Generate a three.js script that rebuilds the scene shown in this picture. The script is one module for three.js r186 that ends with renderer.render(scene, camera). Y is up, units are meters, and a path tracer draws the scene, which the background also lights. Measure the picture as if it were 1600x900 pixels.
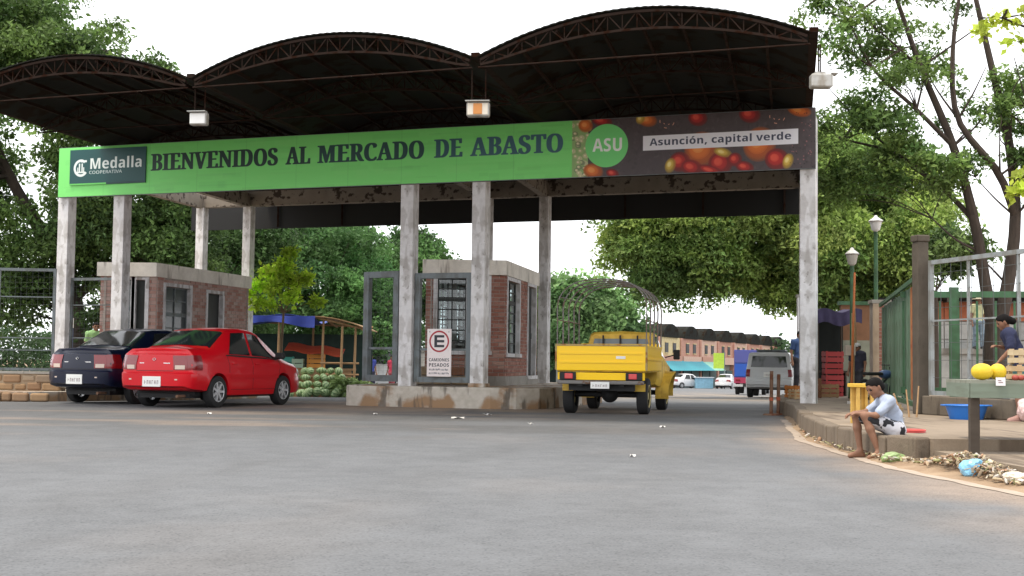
import * as THREE from 'three';
import { mergeGeometries, toCreasedNormals, mergeVertices } from 'three/addons/utils/BufferGeometryUtils.js';
import { RoundedBoxGeometry } from 'three/addons/geometries/RoundedBoxGeometry.js';
import { Brush, Evaluator, SUBTRACTION } from 'three-bvh-csg';

// ---------------------------------------------------------------- camera, sky, sun, exposure
const scene = new THREE.Scene();
const camera = new THREE.PerspectiveCamera(24.19, 16 / 9, 0.1, 4000);
camera.position.set(0, 0.9, 0);
camera.rotation.set(Math.atan(118 / 2100), 0, THREE.MathUtils.degToRad(0.69));
scene.add(camera);
const renderer = new THREE.WebGLRenderer({ antialias: true });
renderer.toneMapping = THREE.LinearToneMapping;
renderer.toneMappingExposure = 2.1;
renderer.shadowMap.enabled = true;

function rng(seed) { let s = seed >>> 0; return () => { s = (s + 0x6D2B79F5) >>> 0; let t = Math.imul(s ^ (s >>> 15), 1 | s); t = (t + Math.imul(t ^ (t >>> 7), 61 | t)) ^ t; return ((t ^ (t >>> 14)) >>> 0) / 4294967296; }; }
const R = rng(7);
const rr = (a, b, r = R) => a + (b - a) * r();
function hash2(x, y, s) { let h = Math.imul(x, 374761393) ^ Math.imul(y, 668265263) ^ Math.imul(s, 974634541); h = Math.imul(h ^ (h >>> 13), 1274126177); return ((h ^ (h >>> 16)) >>> 0) / 4294967296; }
function vnoise(x, y, s = 1, per = 0) {           // value noise, tileable when per > 0
  const xi = Math.floor(x), yi = Math.floor(y); let fx = x - xi, fy = y - yi; fx = fx * fx * (3 - 2 * fx); fy = fy * fy * (3 - 2 * fy);
  const w = (v) => per ? ((v % per) + per) % per : v;
  const a = hash2(w(xi), w(yi), s), b = hash2(w(xi + 1), w(yi), s), c = hash2(w(xi), w(yi + 1), s), d = hash2(w(xi + 1), w(yi + 1), s);
  return a + (b - a) * fx + (c - a) * fy + (a - b - c + d) * fx * fy;
}
function fbm(x, y, s = 1, o = 4, per = 0) { let v = 0, a = 0.5, t = 0; for (let i = 0; i < o; i++) { v += a * vnoise(x, y, s + i * 17, per); t += a; a *= 0.5; x *= 2; y *= 2; per *= 2; } return v / t; }
const ss = (a, b, x) => { const t = Math.min(1, Math.max(0, (x - a) / (b - a))); return t * t * (3 - 2 * t); };
const lerp = (a, b, t) => a + (b - a) * t;

{ // bright overcast sky, soft cloud structure only
  const w = 512, h = 256, d = new Float32Array(w * h * 4);
  for (let j = 0; j < h; j++) for (let i = 0; i < w; i++) {
    const el = (j + 0.5) / h;                     // 0 = bottom
    const c = fbm(i / w * 8, j / h * 7, 5, 5, 8);
    const k = 0.97 + 0.2 * (c - 0.5), m = el < 0.5 ? 1 : 1;
    const o = (j * w + i) * 4;
    d[o] = 0.985 * k * m; d[o + 1] = 1.0 * k * m; d[o + 2] = 1.035 * k * m; d[o + 3] = 1;
  }
  const t = new THREE.DataTexture(d, w, h, THREE.RGBAFormat, THREE.FloatType);
  t.mapping = THREE.EquirectangularReflectionMapping; t.magFilter = THREE.LinearFilter; t.minFilter = THREE.LinearFilter; t.needsUpdate = true;
  scene.background = t; scene.environment = t;
}
const sun = new THREE.DirectionalLight(0xfff1da, 1.5);
sun.position.set(-12, 40, -20); sun.target.position.set(0, 0, -26); scene.add(sun, sun.target);
sun.castShadow = true; sun.shadow.radius = 22; sun.shadow.mapSize.set(2048, 2048);
Object.assign(sun.shadow.camera, { left: -40, right: 40, top: 50, bottom: -40, near: 1, far: 160 });

// ---------------------------------------------------------------- textures and materials
function tex(n, fn, { srgb = true, rep = 1 } = {}) {   // fn(u,v,i,j) -> [r,g,b] linear 0..1 or single grey
  const d = new Uint8Array(n * n * 4);
  const enc = (v) => { v = Math.min(1, Math.max(0, v)); return Math.round(255 * (srgb ? (v <= 0.0031308 ? 12.92 * v : 1.055 * Math.pow(v, 1 / 2.4) - 0.055) : v)); };
  for (let j = 0; j < n; j++) for (let i = 0; i < n; i++) {
    let c = fn(i / n, j / n, i, j); if (typeof c === 'number') c = [c, c, c];
    const o = (j * n + i) * 4; d[o] = enc(c[0]); d[o + 1] = enc(c[1]); d[o + 2] = enc(c[2]); d[o + 3] = 255;
  }
  const t = new THREE.DataTexture(d, n, n); t.wrapS = t.wrapT = THREE.RepeatWrapping; t.magFilter = THREE.LinearFilter; t.minFilter = THREE.LinearMipmapLinearFilter; t.generateMipmaps = true;
  if (srgb) t.colorSpace = THREE.SRGBColorSpace; t.repeat.set(rep, rep); t.needsUpdate = true; return t;
}
const mix3 = (a, b, t) => [lerp(a[0], b[0], t), lerp(a[1], b[1], t), lerp(a[2], b[2], t)];
const mul3 = (a, k) => [a[0] * k, a[1] * k, a[2] * k];
const noiseGrey = tex(256, (u, v, i, j) => 0.72 + 0.28 * fbm(u * 8, v * 8, 3, 5, 8) * 1.2 - 0.08 * hash2(i, j, 2));     // multiplies a base colour
const bumpFine = tex(256, (u, v, i, j) => 0.6 * fbm(u * 32, v * 32, 9, 3, 32) + 0.4 * hash2(i, j, 5), { srgb: false });
const asphaltT = tex(1024, (u, v, i, j) => {
  const f = fbm(u * 24, v * 24, 11, 5, 24), c = fbm(u * 5, v * 5, 15, 4, 5), g = hash2(i >> 1, j >> 1, 21), g2 = hash2(i, j, 29);
  let k = 0.66 + 0.30 * f + 0.12 * (c - 0.5) + 0.2 * (g - 0.5) + 0.22 * (g2 - 0.5);
  if (g > 0.965) k *= 1.35; if (g < 0.04) k *= 0.6;
  return [k, k * 0.995, k * 0.98];
});
const asphaltB = tex(512, (u, v, i, j) => 0.5 * fbm(u * 64, v * 64, 31, 3, 64) + 0.5 * hash2(i >> 1, j >> 1, 33), { srgb: false });
const dirtT = tex(512, (u, v, i, j) => { const f = fbm(u * 14, v * 14, 41, 5, 14), g = hash2(i, j, 43); return mix3([0.20, 0.125, 0.07], [0.36, 0.26, 0.17], f * 1.1 + 0.3 * (g - 0.5)); });
const concT = tex(512, (u, v, i, j) => {       // weathered concrete, 3 m tile
  const a = fbm(u * 6, v * 6, 51, 5, 6), b = fbm(u * 40, v * 40, 55, 3, 40), s = fbm(u * 18, v * 2, 58, 4, 18), g = hash2(i, j, 59);
  let c = mix3([0.21, 0.195, 0.17], [0.36, 0.345, 0.315], a * 0.9 + 0.3 * (b - 0.4));
  c = mix3(c, [0.10, 0.085, 0.07], 0.75 * ss(0.56, 0.74, s)); c = mul3(c, 0.93 + 0.14 * g); return c;
});
const mottledT = tex(512, (u, v, i, j) => {     // beam with flaking dark mould
  const a = fbm(u * 9, v * 9, 61, 5, 9), b = fbm(u * 30, v * 30, 65, 4, 30);
  let c = mix3([0.20, 0.165, 0.13], [0.30, 0.265, 0.22], a); c = mix3(c, [0.055, 0.04, 0.03], ss(0.54, 0.62, 0.55 * b + 0.45 * a)); return c;
});
const whiteT = tex(512, (u, v, i, j) => {       // peeling whitewash over concrete
  const a = fbm(u * 10, v * 10, 71, 5, 10), b = fbm(u * 40, v * 40, 75, 3, 40), s = fbm(u * 22, v * 3, 78, 4, 22), q = fbm(u * 4, v * 4, 79, 3, 4);
  let c = mix3([0.56, 0.55, 0.56], [0.72, 0.71, 0.72], b); c = mix3(c, [0.36, 0.34, 0.32], 0.7 * ss(0.50, 0.64, 0.6 * a + 0.4 * q)); c = mix3(c, [0.2, 0.17, 0.14], 0.6 * ss(0.6, 0.75, s)); return c;
});
const columnT = tex(512, (u, v, i, j) => {      // old lime paint worn through to grey concrete
  const a = fbm(u * 9, v * 9, 171, 5, 9), b = fbm(u * 40, v * 40, 175, 3, 40), s = fbm(u * 14, v * 4, 178, 4, 14), g = hash2(i, j, 179);
  let c = mix3([0.60, 0.59, 0.59], [0.74, 0.73, 0.73], b); c = mix3(c, [0.38, 0.36, 0.34], 0.7 * ss(0.47, 0.66, a)); c = mix3(c, [0.24, 0.21, 0.18], 0.35 * ss(0.6, 0.74, s)); c = mix3(c, [0.14, 0.12, 0.10], 0.5 * ss(0.66, 0.74, b * 0.6 + a * 0.4)); return mul3(c, 0.94 + 0.12 * g);
});
const plinthT = tex(512, (u, v, i, j) => {      // stained kerb wall, ochre and grey
  const a = fbm(u * 6, v * 6, 81, 5, 6), b = fbm(u * 34, v * 34, 85, 3, 34), s = fbm(u * 20, v * 4, 87, 4, 20);
  let c = mix3([0.40, 0.36, 0.30], [0.55, 0.51, 0.45], b); c = mix3(c, [0.30, 0.19, 0.11], ss(0.46, 0.66, a)); c = mix3(c, [0.10, 0.085, 0.07], 0.8 * ss(0.54, 0.7, s)); return c;
});
const woodT = tex(256, (u, v) => { const g = fbm(u * 3, v * 40, 91, 4, 0), k = fbm(u * 6, v * 6, 93, 3, 6); return mix3([0.55, 0.5, 0.45], [1, 1, 1], 0.6 * g + 0.4 * k); });
const barkT = tex(256, (u, v) => { const g = fbm(u * 26, v * 6, 95, 4, 26), k = fbm(u * 5, v * 5, 96, 3, 5); return mix3([0.35, 0.35, 0.35], [1, 1, 1], 0.7 * g + 0.3 * k); });
const rustT = tex(256, (u, v) => { const a = fbm(u * 10, v * 10, 97, 5, 10); return mix3([1, 1, 1], [0.75, 0.42, 0.25], ss(0.52, 0.66, a)); });
const grimeT = tex(256, (u, v) => { const a = fbm(u * 7, v * 7, 98, 5, 7), s = fbm(u * 20, v * 2, 99, 3, 20); return mix3([1, 1, 1], [0.62, 0.55, 0.47], 0.6 * ss(0.45, 0.75, a) + 0.3 * ss(0.5, 0.8, s)); });

const lin = (r, g, b) => new THREE.Color().setRGB(r, g, b);
function M(c, rough = 0.8, o = {}) { return new THREE.MeshStandardMaterial({ color: Array.isArray(c) ? lin(...c) : c, roughness: rough, ...o }); }
const N = (c, rough = 0.85, o = {}) => M(c, rough, { map: noiseGrey, ...o });
const mat = {
  concrete: M([1, 1, 1], 0.92, { map: concT, bumpMap: bumpFine, bumpScale: 0.004 }),
  mottled: M([1, 1, 1], 0.95, { map: mottledT, bumpMap: bumpFine, bumpScale: 0.006 }),
  whitewash: M([1, 1, 1], 0.9, { map: whiteT, bumpMap: bumpFine, bumpScale: 0.004 }),
  kerb: M([0.56, 0.46, 0.37], 0.95, { map: concT, bumpMap: bumpFine, bumpScale: 0.006 }),
  paleConcrete: M([2.6, 2.57, 2.55], 0.92, { map: concT, bumpMap: bumpFine, bumpScale: 0.004 }),
  column: M([1, 1, 1], 0.92, { map: columnT, bumpMap: bumpFine, bumpScale: 0.004 }),
  plinth: M([1, 1, 1], 0.95, { map: plinthT, bumpMap: bumpFine, bumpScale: 0.008 }),
  paving: M([0.80, 0.66, 0.53], 0.95, { map: concT, bumpMap: bumpFine, bumpScale: 0.004 }),
  dirt: M([1, 1, 1], 1, { map: dirtT, bumpMap: bumpFine, bumpScale: 0.012 }),
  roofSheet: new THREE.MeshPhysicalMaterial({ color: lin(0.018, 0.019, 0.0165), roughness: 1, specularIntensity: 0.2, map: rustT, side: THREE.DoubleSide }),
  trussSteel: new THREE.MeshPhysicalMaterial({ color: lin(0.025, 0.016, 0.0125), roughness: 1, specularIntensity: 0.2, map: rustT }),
  greySteel: M([0.15, 0.175, 0.185], 0.55, { map: grimeT, metalness: 0.2 }),
  paleSteel: M([0.30, 0.33, 0.34], 0.5, { map: grimeT, metalness: 0.2 }),
  wire: M([0.10, 0.11, 0.11], 0.6, { metalness: 0.3 }),
  darkMetal: M([0.02, 0.024, 0.022], 0.6, { map: grimeT }),
  rusty: M([0.16, 0.09, 0.055], 0.9, { map: rustT }),
  greenPaint: M([0.045, 0.13, 0.06], 0.6, { map: grimeT }),
  greenPale: M([0.11, 0.20, 0.13], 0.65, { map: grimeT }),
  mortar: N([0.40, 0.35, 0.31], 0.95),
  glass: new THREE.MeshPhysicalMaterial({ color: lin(0.9, 0.95, 0.95), roughness: 0.05, transmission: 1, thickness: 0, ior: 1.5 }),
  tint: M([0.016, 0.02, 0.021], 0.06, { metalness: 0 }),
  rubber: M([0.016, 0.016, 0.017], 0.85),
  alloy: M([0.55, 0.56, 0.58], 0.35, { metalness: 0.35 }),
  black: M([0.014, 0.014, 0.015], 0.7),
  chrome: M([0.7, 0.7, 0.7], 0.2, { metalness: 0.9 }),
  plate: M([0.75, 0.75, 0.72], 0.5),
  plateInk: M([0.30, 0.24, 0.24], 0.6),
  redLens: new THREE.MeshPhysicalMaterial({ color: lin(0.20, 0.006, 0.010), roughness: 0.18, clearcoat: 0.6 }),
  clearLens: new THREE.MeshPhysicalMaterial({ color: lin(0.62, 0.5, 0.42), roughness: 0.18, clearcoat: 1 }),
  wood: M([0.42, 0.27, 0.14], 0.85, { map: woodT }),
  woodPale: M([0.58, 0.42, 0.24], 0.85, { map: woodT }),
  woodYellow: M([0.72, 0.46, 0.11], 0.8, { map: woodT }),
  woodDark: M([0.07, 0.055, 0.042], 0.9, { map: woodT }),
  bark: M([0.085, 0.062, 0.048], 0.95, { map: barkT, bumpMap: barkT, bumpScale: 0.02 }),
  barkPale: M([0.25, 0.17, 0.10], 0.95, { map: barkT }),
  skin: M([0.235, 0.115, 0.068], 0.65), skinDark: M([0.23, 0.115, 0.07], 0.6),
  hair: new THREE.MeshPhysicalMaterial({ color: lin(0.007, 0.006, 0.006), roughness: 0.9, specularIntensity: 0.3 }), eye: M([0.02, 0.015, 0.012], 0.3), lip: M([0.25, 0.09, 0.07], 0.6),
};
const bricks = [[0.36, 0.155, 0.11], [0.42, 0.21, 0.16], [0.31, 0.13, 0.095], [0.47, 0.28, 0.22]].map(c => N(c, 0.9, { bumpMap: bumpFine, bumpScale: 0.004 }));

// ---------------------------------------------------------------- helpers
const used = {};
function numbered(n) { if (!(n in used)) { used[n] = 0; return n; } used[n]++; return n + '_' + String(used[n]).padStart(3, '0'); }
function metric(g, s = 1) {                      // box-projected uv in metres
  const p = g.attributes.position, n = g.attributes.normal, uv = new Float32Array(p.count * 2);
  for (let i = 0; i < p.count; i++) {
    const ax = Math.abs(n.getX(i)), ay = Math.abs(n.getY(i)), az = Math.abs(n.getZ(i)); let u, v;
    if (ay > ax && ay > az) { u = p.getX(i); v = p.getZ(i); } else if (ax > az) { u = p.getZ(i); v = p.getY(i); } else { u = p.getX(i); v = p.getY(i); }
    uv[i * 2] = u * s; uv[i * 2 + 1] = v * s;
  }
  g.setAttribute('uv', new THREE.BufferAttribute(uv, 2)); return g;
}
const UVS = new Map([[mat.concrete, 0.4], [mat.mottled, 0.35], [mat.whitewash, 0.45], [mat.plinth, 0.4], [mat.paving, 0.3], [mat.kerb, 0.5], [mat.column, 0.45], [mat.paleConcrete, 0.4], [mat.dirt, 0.3], [mat.roofSheet, 0.3]]);
function clean(g) { const q = g.index ? g.toNonIndexed() : g; for (const k of Object.keys(q.attributes)) if (!['position', 'normal', 'uv', 'color'].includes(k)) q.deleteAttribute(k); if (!q.attributes.normal) q.computeVertexNormals(); return q; }
function obj(name, geos, m, parent, uv = true) {
  if (!Array.isArray(geos)) geos = [geos];
  let g = geos.length > 1 ? mergeGeometries(geos.map(q => { q = clean(q); if (!q.attributes.uv) q.setAttribute('uv', new THREE.BufferAttribute(new Float32Array(q.attributes.position.count * 2), 2)); return q; })) : geos[0];
  if (uv) metric(g, UVS.get(m) ?? 1);
  const o = new THREE.Mesh(g, m); o.castShadow = o.receiveShadow = true;
  o.name = parent ? name : numbered(name); (parent || scene).add(o); return o;
}
function tag(o, label, category, group, kind) { o.userData.label = label; o.userData.category = category; if (group) o.userData.group = group; if (kind) o.userData.kind = kind; return o; }
function thing(name, label, category, [x, y, d] = [0, 0, 0], turn = 0, group) { const o = new THREE.Group(); o.name = numbered(name); o.position.set(x, y, -d); o.rotation.y = turn; tag(o, label, category, group); scene.add(o); return o; }
function struct(name, geos, m, uv = true) { const o = obj(name, geos, m, null, uv); o.userData.kind = 'structure'; return o; }
function dup(root, [x, y, d], turn, label, group) { const r = root.clone(); r.userData = { ...root.userData }; r.name = numbered(root.name.replace(/_\d{3}$/, '')); scene.add(r); r.position.set(x, y, -d); r.rotation.y = turn; if (label) r.userData.label = label; if (group) r.userData.group = group; return r; }
function bx(w, h, d, x = 0, y = 0, z = 0, ry = 0, rz = 0, rx = 0) { const g = new THREE.BoxGeometry(w, h, d); if (rx) g.rotateX(rx); if (rz) g.rotateZ(rz); if (ry) g.rotateY(ry); return g.translate(x, y, z); }
function rbx(w, h, d, r, x = 0, y = 0, z = 0, ry = 0) { const g = new RoundedBoxGeometry(w, h, d, 2, r); if (ry) g.rotateY(ry); return g.translate(x, y, z); }
const UP = new THREE.Vector3(0, 1, 0);
const v3 = (x, y, z) => new THREE.Vector3(x, y, z);
function bar(a, b, r0, r1 = r0, seg = 8) {       // round bar from a to b
  a = Array.isArray(a) ? v3(...a) : a; b = Array.isArray(b) ? v3(...b) : b; const d = b.clone().sub(a), l = d.length();
  const g = new THREE.CylinderGeometry(r1, r0, l, seg, 1); g.applyQuaternion(new THREE.Quaternion().setFromUnitVectors(UP, d.normalize())); return g.translate((a.x + b.x) / 2, (a.y + b.y) / 2, (a.z + b.z) / 2);
}
function beam(a, b, w, h = w) {                  // square bar from a to b
  a = Array.isArray(a) ? v3(...a) : a; b = Array.isArray(b) ? v3(...b) : b; const d = b.clone().sub(a), l = d.length();
  const g = new THREE.BoxGeometry(w, l, h); const m = new THREE.Matrix4(), y = d.normalize(); let x = v3(0, 1, 0).cross(y); if (x.lengthSq() < 1e-6) x.set(1, 0, 0); x.normalize(); const z = x.clone().cross(y);
  m.makeBasis(x, y, z); g.applyMatrix4(m); return g.translate((a.x + b.x) / 2, (a.y + b.y) / 2, (a.z + b.z) / 2);
}
function tube(pts, r, seg = 24, rad = 7) { return new THREE.TubeGeometry(new THREE.CatmullRomCurve3(pts.map(p => v3(...p))), seg, r, rad, false); }
function prism(poly, y0, y1) {                   // poly of [x, d] -> vertical solid
  const s = new THREE.Shape(poly.map(([x, d]) => new THREE.Vector2(x, d)));
  const g = new THREE.ExtrudeGeometry(s, { depth: y1 - y0, bevelEnabled: false }); g.rotateX(-Math.PI / 2); return g.translate(0, y0, 0);
}
function gridGeo(nu, nv, fn) {                    // fn(u,v) -> [x,y,z]
  const p = [], uv = [], ix = [];
  for (let j = 0; j <= nv; j++) for (let i = 0; i <= nu; i++) { p.push(...fn(i / nu, j / nv)); uv.push(i / nu, j / nv); }
  for (let j = 0; j < nv; j++) for (let i = 0; i < nu; i++) { const a = j * (nu + 1) + i, b = a + 1, c = a + nu + 1, e = c + 1; ix.push(a, b, e, a, e, c); }
  const g = new THREE.BufferGeometry(); g.setAttribute('position', new THREE.Float32BufferAttribute(p, 3)); g.setAttribute('uv', new THREE.Float32BufferAttribute(uv, 2)); g.setIndex(ix); g.computeVertexNormals(); return g;
}
function shell(nu, nv, fn, th) {                  // a sheet with thickness th
  const a = gridGeo(nu, nv, fn), pos = a.attributes.position, nor = a.attributes.normal;
  const b = a.clone(), q = b.attributes.position; for (let i = 0; i < q.count; i++) q.setXYZ(i, pos.getX(i) - nor.getX(i) * th, pos.getY(i) - nor.getY(i) * th, pos.getZ(i) - nor.getZ(i) * th);
  const ix = b.index.array; for (let i = 0; i < ix.length; i += 3) { const t = ix[i]; ix[i] = ix[i + 1]; ix[i + 1] = t; } b.computeVertexNormals();
  const rim = [], idx = (i, j) => j * (nu + 1) + i, loop = [];
  for (let i = 0; i < nu; i++) loop.push(idx(i, 0)); for (let j = 0; j < nv; j++) loop.push(idx(nu, j)); for (let i = nu; i > 0; i--) loop.push(idx(i, nv)); for (let j = nv; j > 0; j--) loop.push(idx(0, j));
  const P = (at, i) => [at.getX(i), at.getY(i), at.getZ(i)];
  for (let k = 0; k < loop.length; k++) { const i = loop[k], j = loop[(k + 1) % loop.length]; const A = P(pos, i), B = P(pos, j), C = P(q, j), D = P(q, i); rim.push(...A, ...D, ...C, ...A, ...C, ...B); }
  const r = new THREE.BufferGeometry(); r.setAttribute('position', new THREE.Float32BufferAttribute(rim, 3)); r.setAttribute('uv', new THREE.Float32BufferAttribute(new Float32Array(rim.length / 3 * 2), 2)); r.computeVertexNormals();
  return mergeGeometries([a.toNonIndexed(), b.toNonIndexed(), r]);
}
// turns a local frame onto a wall line: a = [x,d] left end, b = [x,d] right end (as seen from outside); local x along, z out
function wallTurn(a, b) { return Math.atan2(b[1] - a[1], b[0] - a[0]); }
const G = (d) => d < 28 ? 0 : -Math.min(d - 28, 142) * 0.013;   // ground falls gently beyond the gate
// ---------------------------------------------------------------- ground, road, pavements
{
  const row = (ds, xs, dy, colour) => {
    const p = [], uv = [], c = [], ix = [], n = xs.length;
    for (const d of ds) for (const x of xs) { p.push(x, G(d) + dy, -d); uv.push(x / 5, d / 5); if (colour) c.push(...colour(x, d)); }
    for (let j = 0; j < ds.length - 1; j++) for (let i = 0; i < n - 1; i++) { const a = j * n + i; ix.push(a, a + 1, a + n + 1, a, a + n + 1, a + n); }
    const g = new THREE.BufferGeometry(); g.setAttribute('position', new THREE.Float32BufferAttribute(p, 3)); g.setAttribute('uv', new THREE.Float32BufferAttribute(uv, 2)); if (colour) g.setAttribute('color', new THREE.Float32BufferAttribute(c, 3)); g.setIndex(ix); g.computeVertexNormals(); return g;
  };
  const lin_ = (a, b, s) => { const r = []; for (let v = a; v < b - 1e-6; v += s) r.push(v); r.push(b); return r; };
  struct('ground', row([-800, 28, 170, 2500], lin_(-2500, 2500, 500), -0.03), mat.dirt);
  const asph = [0.131, 0.137, 0.147], dust = [0.33, 0.245, 0.18], dark = [0.10, 0.10, 0.102], pale = [0.172, 0.178, 0.188];
  const col = (x, d) => {
    const n = fbm(x * 0.35, d * 0.22, 301, 4), n2 = fbm(x * 1.3 + 9, d * 0.9, 305, 4), n3 = fbm(x * 0.15 + 3, d * 0.7, 307, 4);
    let c = mix3(asph, pale, ss(0.4, 0.7, n) * 0.35);
    const track = Math.max(0, 1 - Math.abs(((x - 0.16 * (d - 20) + 40) % 1.75) - 0.6) / 0.4) * ss(0.35, 0.6, n3); c = mix3(c, dark, 0.28 * track);
    const band = ss(13, 20, d + (n - 0.5) * 8) * (1 - ss(34, 44, d));                 // shade under and before the gate, painted into the road colour
    c = mix3(c, dark, 0.75 * band * ss(0.28, 0.5, n3));
    const isl = Math.max(0, 1 - Math.hypot(Math.max(0, Math.abs(x + 1.4) - 2.6), Math.max(0, Math.abs(d - 28.5) - 2.5)) / 3.2);
    c = mix3(c, dust, 0.85 * isl * ss(0.38, 0.62, n2 * 0.6 + isl * 0.35));
    const st = ss(0.56, 0.68, fbm(x * 0.25 + 4, d * 1.1, 311, 4)) * ss(15, 18, d) * (1 - ss(23.5, 26, d)) * (1 - ss(-1, 3, x));
    c = mix3(c, dust, 0.4 * st);
    const wisp = ss(0.57, 0.72, fbm(x * 0.8, d * 0.5, 317, 5)); c = mix3(c, [0.21, 0.18, 0.16], 0.14 * wisp);
    c = mix3(c, [0.30, 0.235, 0.17], 0.75 * ss(36, 48, d + 6 * (n - 0.5)) * (1 - ss(60, 85, d)) * ss(0.35, 0.6, n2));
    const kx = d > 17 ? 3.85 + (d - 17) * 0.22 : 3.55;
    const gut = ss(-1.1, 0.1, x - kx + (n2 - 0.5) * 0.8); if (d < 27) c = mix3(c, dust, 0.7 * gut * ss(0.3, 0.55, n2 + 0.25 * gut));
    return mul3(c, 0.94 + 0.12 * n2);
  };
  const xs = [-60, -40, -25, ...lin_(-16, 14, 0.3), 20, 30, 45, 60], ds = [-6, ...lin_(1, 28, 0.3), ...lin_(28.6, 60, 0.8), 75, 100, 130, 170, 220];
  const road = struct('road', row(ds, xs, 0, col), new THREE.MeshStandardMaterial({ map: asphaltT, vertexColors: true, roughness: 0.88, bumpMap: asphaltB, bumpScale: 0.006 }), false);
}
// right-hand raised pavement (edge towards the road; upper slab beyond the step, lower ledge before it)
const edgeU = [[3.98, 12.7], [3.78, 13.1], [3.72, 14], [3.78, 15.5], [3.95, 17.2], [4.25, 19], [4.62, 21], [4.95, 22.8], [5.15, 24.2], [5.35, 26.2], [6.6, 32], [8.6, 41]];
{
  const g = prism([...edgeU, [30, 41], [30, 12.7]], -0.02, 0.24); struct('pavement', g, mat.paving);
  struct('pavement_ledge', prism([[4.75, 5.5], [4.3, 8.4], [4.12, 10.2], [4.02, 11.4], [3.98, 12.69], [30, 12.69], [30, 5.5]], -0.02, 0.13), mat.paving);
  // kerb stones along the upper slab
  const r = rng(33);
  const kerb = thing('kerb', 'worn concrete kerb stones edging the pavement on the right', 'kerb');
  for (let i = 0; i < edgeU.length - 2; i++) {
    const a = edgeU[i], b = edgeU[i + 1], L = Math.hypot(b[0] - a[0], b[1] - a[1]), n = Math.max(1, Math.round(L / 0.8));
    for (let k = 0; k < n; k++) {
      const p = [lerp(a[0], b[0], (k + 0.5) / n), lerp(a[1], b[1], (k + 0.5) / n)], t = Math.atan2(b[1] - a[1], b[0] - a[0]);
      const o = obj('kerb_stone', rbx(L / n - 0.02, 0.28, 0.17, 0.025), mat.kerb, kerb); o.position.set(p[0] - 0.09 + r() * 0.02, 0.10 + r() * 0.02, -p[1]); o.rotation.set((r() - 0.5) * 0.09, t + (r() - 0.5) * 0.08, (r() - 0.5) * 0.03);
    }
  }
  // sandy gutter: low uneven sheet between asphalt and kerb
  const inner = [[4.75, 4], [4.4, 7.5], [4.25, 9.8], [4.05, 11.2], [3.95, 12.5], ...edgeU.slice(1, 9)];
  const outer = (d) => d < 12 ? 3.72 - (d - 9.8) * 0.1 : d < 16.5 ? 3.46 + 0.03 * (d - 12) : 3.6 + (d - 16.5) * 0.17;
  const cv = new THREE.CatmullRomCurve3(inner.map(([x, d]) => v3(x, 0, d)));
  struct('gutter', gridGeo(10, 110, (u, v) => { const q = cv.getPoint(v), xo = outer(q.z) + 0.09 * (fbm(q.z * 2.5, 3, 401, 4) - 0.5), x = lerp(xo, q.x - 0.06, u); const y = 0.004 + 0.05 * u * (0.5 + fbm(x * 5, q.z * 5, 403, 4)) + 0.012 * u * hash2(Math.round(u * 10), Math.round(v * 110), 7); return [x, y, -q.z]; }), mat.dirt);
  // thin worn edge line of pale cement between asphalt and gutter
  struct('road_edge_strip', gridGeo(1, 120, (u, v) => { const q = cv.getPoint(0.02 + v * 0.9), xo = outer(q.z) + 0.09 * (fbm(q.z * 2.5, 3, 401, 4) - 0.5); return [xo - 0.1 + u * (0.09 + 0.05 * fbm(q.z * 4, 1, 409, 3)), 0.0045 + u * 0.003, -q.z]; }), N([0.42, 0.34, 0.27], 0.95));
}
// left raised pavement with stone face, and the centre island
{
  struct('pavement_left', prism([[-40, 27.3], [-9.95, 27.7], [-9.3, 28.25], [-8.95, 29.0], [-8.45, 29.95], [-8.4, 30.4], [-7.9, 30.85], [-6.7, 35.7], [-6.8, 36.2], [-9, 37], [-40, 37]], -0.6, 0.2), mat.plinth);
  const w = thing('stone_kerb_wall', 'low ochre rubble stone wall under the wire fence beside the dark blue car', 'wall');
  const r = rng(51), ms = [[0.36, 0.23, 0.125], [0.32, 0.20, 0.115], [0.38, 0.29, 0.20], [0.29, 0.215, 0.15]].map(c => N(c, 0.95)), mo = N([0.36, 0.27, 0.18], 0.95);
  obj('mortar', bx(5.4, 0.36, 0.3, -12.25, 0.38, -28.75), mo, w);
  for (let j = 0; j < 2; j++) for (let x = -14.9 + j * 0.15; x < -9.65;) { const L = rr(0.14, 0.42, r); obj('stone', rbx(L, 0.13 + r() * 0.05, 0.1, 0.045), ms[Math.floor(r() * 4)], w).position.set(x + L / 2, 0.28 + j * 0.175 + r() * 0.02, -28.63 + r() * 0.03); x += L + 0.02; }
  obj('coping', bx(5.5, 0.05, 0.36, -12.25, 0.585, -28.75), mat.concrete, w);
  const k = thing('stone_kerb', 'ochre stone kerb at the foot of the left pavement', 'kerb');
  for (let x = -14.9; x < -9.75;) { const L = rr(0.18, 0.5, r); obj('stone', rbx(L, 0.17 + r() * 0.05, 0.14, 0.05), ms[Math.floor(r() * 4)], k).position.set(x + L / 2, 0.09 + r() * 0.02, -27.56 - (x + 12) * 0.013 + r() * 0.02); x += L + 0.03; }
  const isl = [[-3.35, 27.75], [-2.2, 27.2], [-1.2, 26.85], [-0.4, 26.6], [0.1, 26.65], [0.55, 26.9], [0.85, 27.5], [1.05, 28.4], [2.3, 34.4], [1.5, 35.5], [-1.4, 36], [-2.3, 31.8], [-3.3, 28.9]];
  const s = new THREE.Shape(isl.map(([x, d]) => new THREE.Vector2(x, d)));
  const g = new THREE.ExtrudeGeometry(s, { depth: 0.44, bevelEnabled: true, bevelSize: 0.03, bevelThickness: 0.03, bevelSegments: 2 }); g.rotateX(-Math.PI / 2); g.translate(0, -0.05, 0);
  struct('traffic_island', g, mat.plinth);
}

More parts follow.
